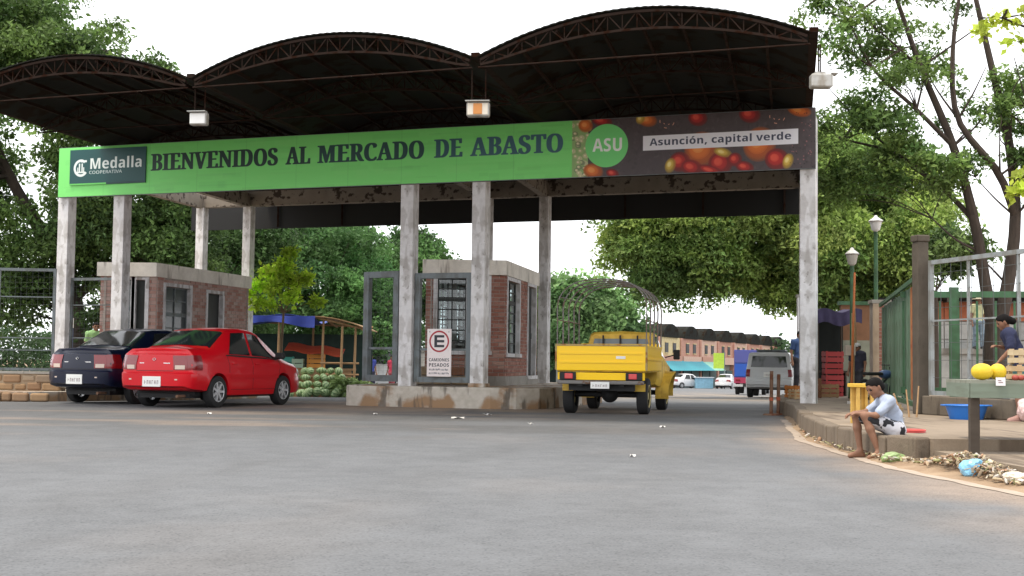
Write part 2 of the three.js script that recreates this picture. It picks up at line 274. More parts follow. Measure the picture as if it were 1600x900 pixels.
// ---------------------------------------------------------------- the gate: t runs left along the sign line, L runs in through the gate
const gp = (t, L, y) => v3(5.46 - 0.937 * t + 0.2045 * L, y, -(24.68 + 0.349 * t + 0.979 * L));
const gateTurn = Math.atan2(-0.349, 0.937);          // local x to the right along the sign line
const gate = thing('market_gate', 'wide market gate with three black barrel vaults on pale concrete columns', 'gate');
const colT = [0, 6.51, 8.09, 15.16, 16.67];
{
  const W = 5.2, L0 = -5.93, L1 = 9.6, eave = 5.66, rise = 0.56;
  const yArc = (s) => eave + rise * (1 - (2 * s - 1) ** 2);
  for (let k = 0; k < 3; k++) {
    const t0 = k * W + 0.05, t1 = (k + 1) * W - 0.05;
    const n = 84;                                      // corrugated sheet
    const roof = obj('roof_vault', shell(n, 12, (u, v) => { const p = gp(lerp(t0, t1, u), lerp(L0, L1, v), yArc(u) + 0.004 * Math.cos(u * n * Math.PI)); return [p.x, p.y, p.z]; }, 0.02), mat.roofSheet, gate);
    // trusses
    for (const L of [L0 + 0.04, -2.9, 0.6, 3.6, 6.6, 9.3]) {
      const gs = [], nn = 22; let prev;
      const top = (s) => gp(lerp(t0 + 0.04, t1 - 0.04, s), L, yArc(s) - 0.045), bot = (s) => gp(lerp(t0 + 0.04, t1 - 0.04, s), L, yArc(s) - 0.12 - 0.19 * Math.pow(Math.sin(Math.PI * s), 0.6));
      for (let i = 0; i < nn; i++) { const a = i / nn, b = (i + 1) / nn; gs.push(beam(top(a), top(b), 0.05, 0.04), beam(bot(a), bot(b), 0.035, 0.035)); gs.push(beam(i % 2 ? top(a) : bot(a), i % 2 ? bot(b) : top(b), 0.018)); gs.push(beam(bot(b), top(b), 0.014)); }
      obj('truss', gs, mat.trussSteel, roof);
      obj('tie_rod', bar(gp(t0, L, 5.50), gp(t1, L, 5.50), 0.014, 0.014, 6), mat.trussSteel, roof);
    }
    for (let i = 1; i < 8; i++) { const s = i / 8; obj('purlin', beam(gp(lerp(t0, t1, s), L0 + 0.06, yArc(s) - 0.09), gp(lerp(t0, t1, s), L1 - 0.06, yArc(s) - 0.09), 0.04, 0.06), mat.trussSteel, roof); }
  }
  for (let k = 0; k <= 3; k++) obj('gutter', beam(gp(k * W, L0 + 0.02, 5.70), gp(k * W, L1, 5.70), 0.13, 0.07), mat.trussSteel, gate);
  const colBox = (h, w) => { const g = rbx(w, h, w, 0.012); g.translate(0, h / 2, 0); return g; };
  const segs = [[0, 2.35, mat.whitewash], [2.35, 5.55, mat.concrete]];
  for (const [ri, Lr] of [[0, 0], [1, 7.14]]) for (const t of colT) {
    const b = gp(t, Lr, 0), w = ri ? 0.25 : 0.285, base = G(-b.z);
    const c = new THREE.Group(); c.name = 'column'; c.position.set(b.x, base, b.z); c.rotation.y = gateTurn; gate.add(c);
    const hs = ri ? [1.6, 5.5 - base] : [2.3, 5.5];
    obj('shaft', colBox(hs[1], w), mat.column, c);
    if (t === 6.51 && !ri) obj('base_step', rbx(w + 0.06, 0.5, w + 0.06, 0.02, 0, 0.25, 0), mat.plinth, c);
  }
  obj('beam', beam(gp(-0.13, 7.14, 5.36), gp(16.8, 7.14, 5.36), 0.26, 0.44).translate(0, 0.002, 0), mat.mottled, gate);
  obj('beam', beam(gp(-0.14, 0.02, 5.28), gp(16.81, 0.02, 5.28), 0.2, 0.5), mat.concrete, gate);
  for (const t of colT) obj('cross_beam', beam(gp(t, 0.2, 5.3), gp(t, 6.98, 5.3), 0.18, 0.36), mat.mottled, gate);
  const rb = new THREE.Group(); 
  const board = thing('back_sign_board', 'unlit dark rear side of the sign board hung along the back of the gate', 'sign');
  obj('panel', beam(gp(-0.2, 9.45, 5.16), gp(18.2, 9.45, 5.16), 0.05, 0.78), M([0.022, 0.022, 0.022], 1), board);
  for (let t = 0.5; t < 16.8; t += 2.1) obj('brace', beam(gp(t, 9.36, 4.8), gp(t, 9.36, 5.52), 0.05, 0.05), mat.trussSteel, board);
}
// sign along the front of the gate
function canvasTex(w, h, draw) { const c = document.createElement('canvas'); c.width = w; c.height = h; const x = c.getContext('2d'); draw(x, w, h); const t = new THREE.CanvasTexture(c); t.colorSpace = THREE.SRGBColorSpace; t.magFilter = THREE.LinearFilter; t.anisotropy = 8; return t; }
function fitText(x, s, font, x0, x1, base, cap, capRatio = 0.72) {   // word stretched to lie between x0 and x1
  const px = cap / capRatio; x.save(); x.font = font.replace('$', px.toFixed(1)); const w = x.measureText(s).width; x.translate(x0, base); x.scale((x1 - x0) / w, 1); x.fillText(s, 0, 0); x.restore();
}
{
  const o = gp(16.78, -0.2, 4.53), H = 1.13;
  const s = thing('gate_sign', 'long green and fruit-printed welcome sign across the front of the gate', 'sign', [o.x, o.y, -o.z], gateTurn);
  obj('backing', bx(16.9, H, 0.06, 8.45, H / 2, 0), mat.greySteel, s);
  const wG = 16.78 - 4.555, wF = 4.555 + 0.12;
  const tG = canvasTex(2048, 200, (x, W, Hh) => {
    const k = W / wG, X = (t) => (16.78 - t) * k, Y = (y) => (5.66 - y) / H * Hh;
    x.fillStyle = '#7bdd72'; x.fillRect(0, 0, W, Hh);
    const r = rng(61); for (let i = 0; i < 260; i++) { x.fillStyle = `rgba(${r() < 0.5 ? '40,110,50' : '170,230,150'},${0.02 + r() * 0.03})`; const w = 20 + r() * 160; x.fillRect(r() * W, r() * Hh, w, 2 + r() * 26); }
    for (let i = 1; i < 10; i++) { x.fillStyle = 'rgba(30,90,40,0.16)'; x.fillRect(i * W / 10, 0, 1.5, Hh); }
    x.fillStyle = '#123a3a'; const base = Y(5.045), cap = 0.365 / H * Hh, f = 'bold $px serif';
    const words = [['BIENVENIDOS', 14.30, 11.10], ['AL', 10.91, 10.33], ['MERCADO', 10.16, 7.705], ['DE', 7.49, 6.87], ['ABASTO', 6.69, 4.73]];
    x.lineJoin = 'round'; x.strokeStyle = '#123a3a'; 
    words.forEach(([w, a, b], i) => { x.fillStyle = ['#0c2f2a', '#0e332f', '#16413f', '#2a5560', '#335d6b'][i]; fitText(x, w, f, X(a), X(b), base, cap, 0.7); fitText(x, w, f, X(a) + 1.2, X(b) + 1.2, base, cap, 0.7); fitText(x, w, f, X(a) - 1.2, X(b) - 1.2, base, cap, 0.7); fitText(x, w, f, X(a) + 2.6, X(b) + 2.6, base, cap, 0.7); fitText(x, w, f, X(a) - 2.6, X(b) - 2.6, base, cap, 0.7); });
  });
  const P = (name, w, x0, t) => { const g = new THREE.PlaneGeometry(w, H - 0.02); g.translate(x0 + w / 2, H / 2, 0.035); const m = obj(name, g, M([1, 1, 1], 0.5, { map: t }), s, false); return m; };
  P('welcome_print', wG, 0, tG).userData.label = 'green print reading BIENVENIDOS AL MERCADO DE ABASTO';
  const tF = canvasTex(1024, 248, (x, W, Hh) => {
    const k = W / wF, X = (t) => (4.555 - t) * k, Y = (y) => (5.66 - y) / H * Hh, r = rng(67);
    x.fillStyle = '#4a4143'; x.fillRect(0, 0, W, Hh);
    for (let i = 0; i < 900; i++) { x.fillStyle = `rgba(${r() < 0.5 ? '25,20,22' : '120,110,112'},${0.05 + r() * 0.1})`; x.beginPath(); x.ellipse(r() * W, r() * Hh, 2 + r() * 14, 1 + r() * 6, r() * 3, 0, 7); x.fill(); }
    const fruit = (cx, cy, a, b, c1, c2, c3) => { for (let i = 0; i < 12; i++) { const q = i / 12; x.fillStyle = i < 5 ? c1 : i < 9 ? c2 : c3; x.globalAlpha = 0.35 + 0.3 * q; x.beginPath(); x.ellipse(cx - a * 0.25 * q, cy - b * 0.2 * q, a * (1 - q * 0.85), b * (1 - q * 0.85), 0.3, 0, 7); x.fill(); } x.globalAlpha = 1; };
    // leaf and bean strip at the left end
    x.fillStyle = '#8fae6f'; x.fillRect(0, 0, W * 0.07, Hh);
    for (let i = 0; i < 40; i++) fruit(r() * W * 0.075, r() * Hh, 14, 11, ['#9db878', '#c9c39a', '#6f7f5d'][i % 3], '#b9b58a', '#e3dcb4');
    const red = ['#7d1512', '#b3211a', '#d8523a'], or = ['#b4521a', '#d9722a', '#e89a4e'], ye = ['#a98a30', '#cfae48', '#e8d68c'];
    for (const [px, py, a, b, c] of [[60, 25, 34, 30, or], [130, 6, 50, 26, red], [95, 225, 46, 34, or], [180, 238, 30, 20, red], [330, 14, 44, 30, or], [300, 8, 20, 24, ye], [545, 18, 42, 34, red], [760, 14, 46, 36, red], [960, 8, 50, 26, or], [560, 150, 72, 76, or], [470, 200, 46, 44, red], [430, 214, 24, 34, ye], [520, 226, 48, 34, red], [640, 214, 52, 50, red], [650, 168, 40, 20, ye], [800, 140, 68, 74, or], [870, 206, 50, 46, red], [915, 216, 22, 34, ye], [740, 232, 40, 24, red], [600, 240, 60, 20, red], [700, 200, 30, 30, red]]) fruit(px, py, a, b, ...c);
    x.strokeStyle = '#e9a98c'; x.lineWidth = 3; for (const [cx, cy] of [[415, 22], [872, 26]]) for (const a of [0.3, 0.9, 1.6, 2.2, 2.9]) { x.beginPath(); x.arc(cx, cy, 24 + 7 * Math.sin(a * 5), a, a + 0.4); x.stroke(); }
    for (let i = 0; i < 60; i++) { x.fillStyle = r() < 0.4 ? 'rgba(205,120,120,.55)' : 'rgba(15,12,14,.5)'; x.fillRect(W * 0.9 + r() * W * 0.1, r() * Hh, 2 + r() * 4, 2 + r() * 4); }
    x.fillStyle = '#74d97a'; x.beginPath(); x.ellipse(X(3.855), Y(5.13), 0.43 * k, 0.43 * k * (Hh / H) / k, 0, 0, 7); x.fill();
    x.fillStyle = '#f0f5ee'; fitText(x, 'ASU', 'bold $px sans-serif', X(4.14), X(3.52), Y(5.02), 0.26 / H * Hh, 0.73);
    x.fillStyle = '#e6e6ec'; x.fillRect(X(3.13), Y(5.285), X(0.19) - X(3.13), Y(4.995) - Y(5.285));
    x.fillStyle = '#3c4257'; fitText(x, 'Asunción, capital verde', 'bold $px sans-serif', X(3.0), X(0.31), Y(5.085), 0.145 / H * Hh, 0.73);
  });
  P('fruit_print', wF, wG, tF).userData.label = 'dark fruit print with green ASU disc and white slogan strip';
  // sponsor panel
  const o2 = gp(16.46, -0.26, 4.79), ps = thing('sponsor_sign', 'dark green Medalla panel fixed at the left end of the welcome sign', 'sign', [o2.x, o2.y, -o2.z], gateTurn);
  const wP = 2.03, hP = 0.8;
  obj('panel', bx(wP, hP, 0.03, wP / 2, hP / 2, -0.012), M([0.012, 0.075, 0.075], 0.5), ps);
  const g = new THREE.PlaneGeometry(wP, hP); g.translate(wP / 2, hP / 2, 0.007);
  obj('print', g, M([1, 1, 1], 0.5, { map: canvasTex(512, 200, (x, W, Hh) => {
    x.fillStyle = '#0d4a4a'; x.fillRect(0, 0, W, Hh); x.fillStyle = '#63c25c'; x.fillRect(0, Hh - 9, W * 0.49, 9); x.fillStyle = '#093c3e'; x.fillRect(W * 0.49, Hh - 11, W * 0.51, 11);
    x.strokeStyle = '#dfe8e4'; x.lineWidth = 15; x.beginPath(); x.arc(76, 96, 40, -0.75, Math.PI * 2 - 1.0 + 0.1, true); x.stroke(); x.beginPath(); x.arc(76, 104, 42, 0.6, 5.4); x.stroke();
    x.fillStyle = '#dfe8e4'; x.fillRect(62, 78, 9, 46); x.fillRect(80, 78, 9, 46); x.fillRect(52, 100, 7, 24); x.fillRect(92, 100, 7, 24); x.fillRect(50, 124, 52, 8); x.fillRect(76, 60, 40, 12);
    fitText(x, 'Medalla', 'bold $px sans-serif', 132, 492, 112, 62, 0.73); fitText(x, 'COOPERATIVA', '$px sans-serif', 132, 356, 140, 18, 0.73);
  }) }), ps, false);
}
// floodlights below the roof valleys
function floodlight(label, t, y, size, turn, lensMat, px = 0) {
  const p = gp(t, -5.75, y), f = thing('floodlight', label, 'floodlight', [p.x + px, p.y, -p.z], turn, 'floodlights hung under the front edge of the gate roof');
  const [w, h, d] = size;
  obj('housing', [rbx(w, h, d, 0.03), bx(w * 0.8, 0.03, d * 0.5, 0, h / 2 + 0.01, -0.02)], M([0.42, 0.42, 0.4], 0.5, { map: grimeT }), f);
  obj('lens', rbx(w * 0.88, h * 0.8, 0.02, 0.006, 0, 0, d / 2), lensMat, f);
  obj('hood', bx(w + 0.02, 0.012, 0.1, 0, h / 2 + 0.004, d / 2 + 0.03), M([0.42, 0.42, 0.4], 0.5), f);
  const up = 5.5 - y; obj('bracket', [bar([-w * 0.3, h * 0.3, -0.02], [-w * 0.3, up, -0.02], 0.011), bar([w * 0.3, h * 0.3, -0.02], [w * 0.3, up, -0.02], 0.011), bar([-w * 0.45, h * 0.5 + 0.03, -0.02], [w * 0.45, h * 0.5 + 0.03, -0.02], 0.01)], mat.trussSteel, f);
  return f;
}
floodlight('white floodlight under the roof valley above the dark green sponsor sign', 10.28, 4.98, [0.30, 0.22, 0.16], -0.15, M([0.8, 0.8, 0.77], 0.4));
{
  const f = floodlight('amber glass floodlight under the roof valley in the middle of the gate', 5.17, 4.86, [0.36, 0.23, 0.16], -0.1, M([0.75, 0.68, 0.56], 0.35));
  obj('filament_cover', rbx(0.14, 0.17, 0.02, 0.008, 0, 0, 0.094), M([0.62, 0.24, 0.05], 0.35), f);
}
floodlight('floodlight sticking out sideways at the right end of the gate roof', -0.1, 4.98, [0.2, 0.2, 0.3], Math.PI / 2, M([0.6, 0.6, 0.57], 0.4));
// ---------------------------------------------------------------- gate booths
const brickGeos = [0.115, 0.235].map(l => metric(bx(l, 0.066, 0.03), 1));
const paleBricks = [[0.54, 0.32, 0.27], [0.58, 0.39, 0.34], [0.48, 0.24, 0.19], [0.60, 0.45, 0.40]].map(c => N(c, 0.9, { bumpMap: bumpFine, bumpScale: 0.004 }));
let brickSet = bricks;
function brickPatch(parent, x0, x1, y0, y1, z, r, skip = 0) {       // running bond, each brick its own mesh
  let row = 0;
  for (let y = y0; y + 0.066 <= y1 + 0.01; y += 0.081, row++) {
    let x = x0 + 0.004, first = row % 2;
    while (x < x1 - 0.05) {
      let L = first ? 0.115 : 0.235; first = 0; const left = x1 - x; if (left < L + 0.004) L = left < 0.2 ? Math.min(left - 0.004, 0.115) : left - 0.008;
      const full = L > 0.16, m = new THREE.Mesh(brickGeos[full ? 1 : 0], brickSet[Math.floor(r() * r() * 4 + r() * 0.9) % 4]);
      m.scale.x = L / (full ? 0.235 : 0.115); m.name = 'brick'; m.position.set(x + L / 2, y + 0.033, z + (r() - 0.5) * 0.006); m.castShadow = m.receiveShadow = true; parent.add(m);
      x += L + 0.013;
    }
  }
}
// wall with openings; o: [x0, x1, y0, y1, kind]; brick faces only where the photograph shows them
function boothWall(root, a, b, y0, y1, openings, r, withBricks = true) {
  const W = Math.hypot(b[0] - a[0], b[1] - a[1]), w = new THREE.Group(); w.name = 'wall'; w.position.set(a[0], y0, -a[1]); w.rotation.y = wallTurn(a, b); root.add(w);
  const H = y1 - y0, T = 0.14, back = [], rects = [];
  let x = 0; for (const o of [...openings].sort((p, q) => p[0] - q[0])) { if (o[0] - x > 0.03) rects.push([x, o[0], 0, H]); if (o[2] > 0.03) rects.push([o[0], o[1], 0, o[2]]); if (H - o[3] > 0.03) rects.push([o[0], o[1], o[3], H]); x = o[1]; }
  if (W - x > 0.03) rects.push([x, W, 0, H]);
  for (const [p, q, s, t] of rects) { back.push(bx(q - p, t - s, T, (p + q) / 2, (s + t) / 2, -T / 2)); if (withBricks) brickPatch(w, p, q, s + 0.005, t, 0.006, r); }
  obj('mortar', back, mat.mortar, w);
  for (const [p, q, s, t, kind, extra] of openings) {
    const f = obj('surround', [bx(0.09, t - s + 0.09, 0.2, p - 0.03, (s + t) / 2 + 0.045, -0.06), bx(0.09, t - s + 0.09, 0.2, q + 0.03, (s + t) / 2 + 0.045, -0.06), bx(q - p - 0.03, 0.08, 0.196, (p + q) / 2, t + 0.05, -0.06), bx(q - p + 0.2, 0.08, 0.25, (p + q) / 2, s - 0.042, -0.05)], mat.whitewash, w);
    const gw = q - p - 0.03, gh = t - s;
    if (kind === 'window') {
      const cols = extra?.cols ?? 2, rows = extra?.rows ?? 7, fr = [];
      for (let i = 0; i <= cols; i++) fr.push(bx(i % cols ? 0.025 : 0.05, gh, 0.04, p + 0.015 + gw * i / cols, (s + t) / 2, -0.08));
      for (let j = 0; j <= rows; j++) fr.push(bx(gw, j === rows - 2 ? 0.09 : j % rows ? 0.028 : 0.05, 0.032, (p + q) / 2, s + gh * j / rows, -0.08));
      obj('window_frame', fr, extra?.frame ?? mat.darkMetal, f);
      for (let i = 0; i < cols; i++) for (let j = 0; j < rows; j++) { if (extra?.solid?.(i, j)) continue; const g = obj('pane', bx(gw / cols - 0.02, gh / rows - 0.02, 0.004, p + 0.015 + gw * (i + 0.5) / cols, s + gh * (j + 0.5) / rows, -0.085), extra?.glass ?? mat.glass, f); }
    } else if (kind === 'shutter') {
      for (let j = 0; j < 14; j++) obj('slat', bx(gw, gh / 14 - 0.008, 0.02, (p + q) / 2, s + gh * (j + 0.5) / 14, -0.09, 0, 0, 0.25), mat.greySteel, f);
    } else if (kind === 'door') {
      const d = obj('door', bx(gw, gh, 0.04, (p + q) / 2, (s + t) / 2, -0.1), mat.darkMetal, w); obj('handle', rbx(0.03, 0.14, 0.05, 0.01, q - 0.12, s + gh * 0.45, -0.07), mat.greySteel, d);
    }
  }
  return w;
}
function booth(label, c, base, top, fronts, rights, seed, extraFn) {   // c: four corners [x,d] front-left, front-right, back-right, back-left
  const r = rng(seed), b = thing('gate_booth', label, 'booth');
  boothWall(b, c[0], c[1], base, top - 0.32, fronts, r); boothWall(b, c[1], c[2], base, top - 0.32, rights, r);
  boothWall(b, c[2], c[3], base, top - 0.32, [[0.35, 1.2, 0.75, 2.1, 'window']], r, false);
  boothWall(b, c[3], c[0], base, top - 0.32, [[0.6, 1.6, 0.75, 2.1, 'window'], [2.2, 3.2, 0.75, 2.1, 'window']], r, false);
  const cx = (c[0][0] + c[2][0]) / 2, cd = (c[0][1] + c[2][1]) / 2, grow = (k) => c.map(([x, d]) => { const l = Math.hypot(x - cx, d - cd); return [x + (x - cx) / l * k, d + (d - cd) / l * k]; });
  obj('fascia', prism(grow(0.13), top - 0.32, top), mat.paleConcrete, b);
  obj('plinth', prism(grow(0.12), base - 0.45, base + 0.001), mat.concrete, b);
  extraFn?.(b, r);
  return b;
}
{
  const D = [0.1945, 0.981], A = [-1.86, 29.0], B = [-0.15, 29.0], C = [B[0] + D[0] * 3.87, B[1] + D[1] * 3.87], E = [A[0] + D[0] * 3.87, A[1] + D[1] * 3.87];
  const b = booth('small brick gate booth on the centre island behind the white sign', [A, B, C, E], 0.62, 3.12, [[0.24, 0.89, 0.54, 2.1, 'window', { cols: 2, rows: 7, solid: (i, j) => j === 0 }], [1.07, 1.34, 0.54, 2.1, 'window', { cols: 1, rows: 7 }]], [[0.18, 1.55, 0.5, 2.08, 'window', { cols: 2, rows: 7 }], [2.6, 3.62, 0.0, 2.1, 'door']], 71);
  // low stone skirt below the front window, stacked papers and shelf inside
  const s = thing('stone_skirt', 'low rough stone planter wall in front of the island booth', 'wall'), r = rng(73), ms = [[0.40, 0.30, 0.19], [0.30, 0.14, 0.08], [0.45, 0.38, 0.29]].map(c => N(c, 0.95));
  obj('mortar', bx(1.5, 0.4, 0.2, -1.25, 0.62, -28.62), mat.mortar, s);
  for (let j = 0; j < 2; j++) for (let x = -2.0 + j * 0.1; x < -0.65;) { const L = rr(0.2, 0.38, r); obj('stone', rbx(L, 0.18, 0.08, 0.025), ms[Math.floor(r() * 3)], s).position.set(x + L / 2, 0.53 + j * 0.195, -28.51); x += L + 0.02; }
  const sh = thing('shelf', 'white shelf of papers seen through the island booth window', 'shelf', [-0.85, 0.62, 31.2]);
  for (let j = 0; j < 4; j++) obj('board', bx(1.0, 0.03, 0.3, 0, 0.7 + j * 0.32, 0), M([0.6, 0.6, 0.58], 0.7), sh);
  for (const x of [-0.5, 0.5]) obj('upright', bx(0.03, 1.9, 0.3, x, 0.95, 0), M([0.6, 0.6, 0.58], 0.7), sh);
}
{
  const A = [-9.5, 31.0], B = [-8.19, 31.0], D = [0.252, 0.967], C = [B[0] + D[0] * 4.76, B[1] + D[1] * 4.76], E = [A[0] + D[0] * 4.76, A[1] + D[1] * 4.76];
  const tinted = M([0.05, 0.06, 0.065], 0.15);
  brickSet = paleBricks;
  booth('longer faded brick gate booth on the left pavement behind the parked cars', [A, B, C, E], 0.3, 3.12, [[0.42, 0.72, 0.8, 2.42, 'window', { cols: 1, rows: 5, frame: mat.greySteel }], [0.8, 1.05, 0.0, 2.42, 'door']], [[0.32, 1.55, 0.7, 2.3, 'window', { cols: 2, rows: 5, frame: mat.greySteel, glass: tinted }], [2.42, 3.25, 0.0, 2.25, 'door']], 79, (b) => {
    const n = thing('paper_notice', 'white paper notice taped inside the left booth window', 'notice', [B[0] + D[0] * 0.62 + 0.02, 1.12, B[1] + D[1] * 0.62], wallTurn(B, C)); obj('sheet', bx(0.34, 0.42, 0.006, 0, 0.21, 0.012), M([0.72, 0.72, 0.7], 0.8), n);
  });
}
brickSet = bricks;
// ---------------------------------------------------------------- steel frames, fences, plate signs
function framePanel(name, label, a, b, y0, y1, { r = 0.045, mesh = 0.1, posts = [], rails = [], m = mat.greySteel, group, cat = 'fence', wire = 0.0024 } = {}) {
  const W = Math.hypot(b[0] - a[0], b[1] - a[1]), f = thing(name, label, cat, [a[0], y0, a[1]], wallTurn(a, b), group), H = y1 - y0;
  for (const x of [0, W]) obj('post', bx(r * 2, H, r * 2, x, H / 2, 0), m, f);
  for (const y of [r, H - r]) obj('rail', bx(W - r * 2, r * 2, r * 1.8, W / 2, y, 0), m, f);
  for (const k of posts) obj('upright', bx(r * 1.1, H - r * 4, r * 1.1, W * k, H / 2, 0), m, f);
  for (const k of rails) obj('cross_rail', bx(W - r * 2, r * 0.8, r * 0.8, W / 2, H * k, 0), m, f);
  if (mesh) { const gs = []; for (let x = mesh; x < W - 0.05; x += mesh) gs.push(bx(wire, H - 0.1, wire, x, H / 2, 0)); for (let y = mesh; y < H - 0.05; y += mesh) gs.push(bx(W - 0.1, wire, wire, W / 2, y, 0.004)); obj('wire_mesh', gs, mat.wire, f); }
  return f;
}
const xd = (t, L) => { const p = gp(t, L, 0); return [p.x, -p.z]; };
framePanel('steel_gate_frame', 'grey steel mesh frame between the two island columns', xd(7.87, 0.02), xd(6.73, 0.02), 0.5, 2.72, { r: 0.055, mesh: 0.1, rails: [0.3] });
framePanel('gate_leaf', 'tall open grey steel gate leaf at the left end of the island', [-3.02, 28.15], [-2.36, 27.72], 0.5, 2.78, { r: 0.065, mesh: 0.11, rails: [0.3], cat: 'gate' });
framePanel('wire_fence', 'wire mesh fence in a steel frame above the low stone wall at far left', [-15, 28.8], [-10.0, 29.35], 0.62, 2.85, { r: 0.03, mesh: 0.12, posts: [0.32, 0.77], rails: [0.72, 0.32, 0.2], m: mat.greySteel });
framePanel('wire_fence', 'narrow wire mesh fence between the two leftmost gate columns', xd(16.5, 0.05), xd(15.35, 0.05), 0.25, 2.72, { r: 0.03, mesh: 0.12, rails: [0.45, 0.75] });
{ // truck ban sign on the mesh frame
  const p = gp(7.62, -0.12, 0.62), s = thing('plate_sign', 'white plate sign with a letter E in a red ring on the mesh frame', 'sign', [p.x, 0.62, -p.z], gateTurn);
  obj('plate', bx(0.53, 0.96, 0.012, 0.27, 0.48, 0), M([0.7, 0.68, 0.66], 0.6), s);
  const g = new THREE.PlaneGeometry(0.525, 0.955); g.translate(0.27, 0.48, 0.0105);
  obj('print', g, M([1, 1, 1], 0.6, { map: canvasTex(256, 466, (x, W, H) => {
    x.fillStyle = '#e6dcda'; x.fillRect(0, 0, W, H); x.strokeStyle = '#a63038'; x.lineWidth = 17; x.beginPath(); x.arc(128, 122, 98, 0, 7); x.stroke();
    x.fillStyle = '#33343a'; x.fillRect(76, 60, 30, 118); for (const y of [60, 108, 156]) x.fillRect(76, y, 106, 24);
    fitText(x, 'CAMIONES', 'bold $px sans-serif', 18, 238, 318, 30, 0.73); fitText(x, 'PESADOS', 'bold $px sans-serif', 18, 238, 370, 34, 0.73);
    x.fillStyle = '#6b6a70'; const r = rng(5); for (const y of [388, 424]) for (let i = 0; i < 15; i++) x.fillRect(24 + i * 14, y + r() * 5, 5 + r() * 6, 15 + r() * 4);
    x.fillStyle = 'rgba(120,80,60,.12)'; for (let i = 0; i < 60; i++) x.fillRect(r() * W, r() * H, 4 + r() * 18, 2 + r() * 6);
  }) }), s, false);
  for (const [x, y] of [[0.06, 0.06], [0.48, 0.06], [0.06, 0.9], [0.48, 0.9]]) obj('bolt', new THREE.SphereGeometry(0.011, 8, 6).translate(x, y, 0.012), mat.greySteel, s);
}
// ---------------------------------------------------------------- vehicles (local x forward, y up, z to the left... right side is +z)
function loft(st, capBulge = [0.06, 0.1], fine = 56) {   // st: [{x, p:[[z,y,dx]]}] rear to front
  const K = st[0].p.length, xs = st.map(s => s.x), n = st.length;
  const at = (x) => {                                     // smooth (monotone-ish) interpolation
    let i = 0; while (i < n - 2 && x > xs[i + 1]) i++; const t = Math.min(1, Math.max(0, (x - xs[i]) / (xs[i + 1] - xs[i]))), s = t;
    return st[i].p.map((q, k) => { const w = st[i + 1].p[k]; return [lerp(q[0], w[0], s), lerp(q[1], w[1], s), lerp(q[2] || 0, w[2] || 0, s)]; });
  };
  const pt = (x, kf, side = 1) => { const s = at(x), k = Math.min(K - 2, Math.floor(kf)), f = kf - k; return v3(x + lerp(s[k][2], s[k + 1][2], f), lerp(s[k][1], s[k + 1][1], f), side * lerp(s[k][0], s[k + 1][0], f)); };
  const cap = (end, u, kf) => { const x = xs[end ? n - 1 : 0], p = pt(x, kf, 1), q = p.clone(); q.z = p.z * u; q.x += (end ? 1 : -1) * capBulge[end] * (1 - u * u) * Math.min(1, p.z / 0.5); return q; };
  const all = []; for (let i = 0; i < n - 1; i++) { const m = Math.max(1, Math.round((xs[i + 1] - xs[i]) / 0.12)); for (let k = 0; k < m; k++) all.push(lerp(xs[i], xs[i + 1], k / m)); } all.push(xs[n - 1]);
  const pos = [], ix = []; const ring = [];
  for (let k = 0; k < K; k++) ring.push([k, 1]); for (let k = K - 2; k > 0; k--) ring.push([k, -1]);
  const Rn = ring.length;
  for (const x of all) for (const [k, s] of ring) { const p = pt(x, k, s); pos.push(p.x, p.y, p.z); }
  for (let i = 0; i < all.length - 1; i++) for (let j = 0; j < Rn; j++) { const a = i * Rn + j, b = i * Rn + (j + 1) % Rn, c = a + Rn, d = b + Rn; ix.push(a, c, b, b, c, d); }
  for (const e of [0, 1]) {                                // end caps
    const nu = 10, base = pos.length / 3; for (let k = 0; k < K; k++) for (let i = 0; i <= nu; i++) { const p = cap(e, 1 - 2 * i / nu, k); pos.push(p.x, p.y, p.z); }
    for (let k = 0; k < K - 1; k++) for (let i = 0; i < nu; i++) { const a = base + k * (nu + 1) + i, b = a + 1, c = a + nu + 1, d = c + 1; e ? ix.push(a, b, c, b, d, c) : ix.push(a, c, b, b, c, d); }
  }
  let g = new THREE.BufferGeometry(); g.setAttribute('position', new THREE.Float32BufferAttribute(pos, 3)); g.setIndex(ix); g = mergeVertices(g, 1e-4);
  { // drop collapsed triangles
    const I = g.index.array, o = []; for (let i = 0; i < I.length; i += 3) if (I[i] !== I[i + 1] && I[i + 1] !== I[i + 2] && I[i] !== I[i + 2]) o.push(I[i], I[i + 1], I[i + 2]); g.setIndex(o);
  }
  g.computeVertexNormals(); g.setAttribute('uv', new THREE.Float32BufferAttribute(new Float32Array(g.attributes.position.count * 2), 2));
  PC.set((xs[0] + xs[n - 1]) / 2, 0.7, 0); return { g, pt, cap, xs };
}
const ev = new Evaluator(); ev.useGroups = false;
function cutArches(g, wheels, r, half, y) {
  let b = new Brush(g); b.updateMatrixWorld();
  for (const x of wheels) for (const s of [-1, 1]) { const c = new THREE.CylinderGeometry(r, r, 0.5, 28); c.rotateX(Math.PI / 2); c.translate(x, y, s * (half + 0.25 - 0.24)); const q = new Brush(c); q.updateMatrixWorld(); b = ev.evaluate(b, q, SUBTRACTION); }
  const o = b.geometry; o.clearGroups(); return o;
}
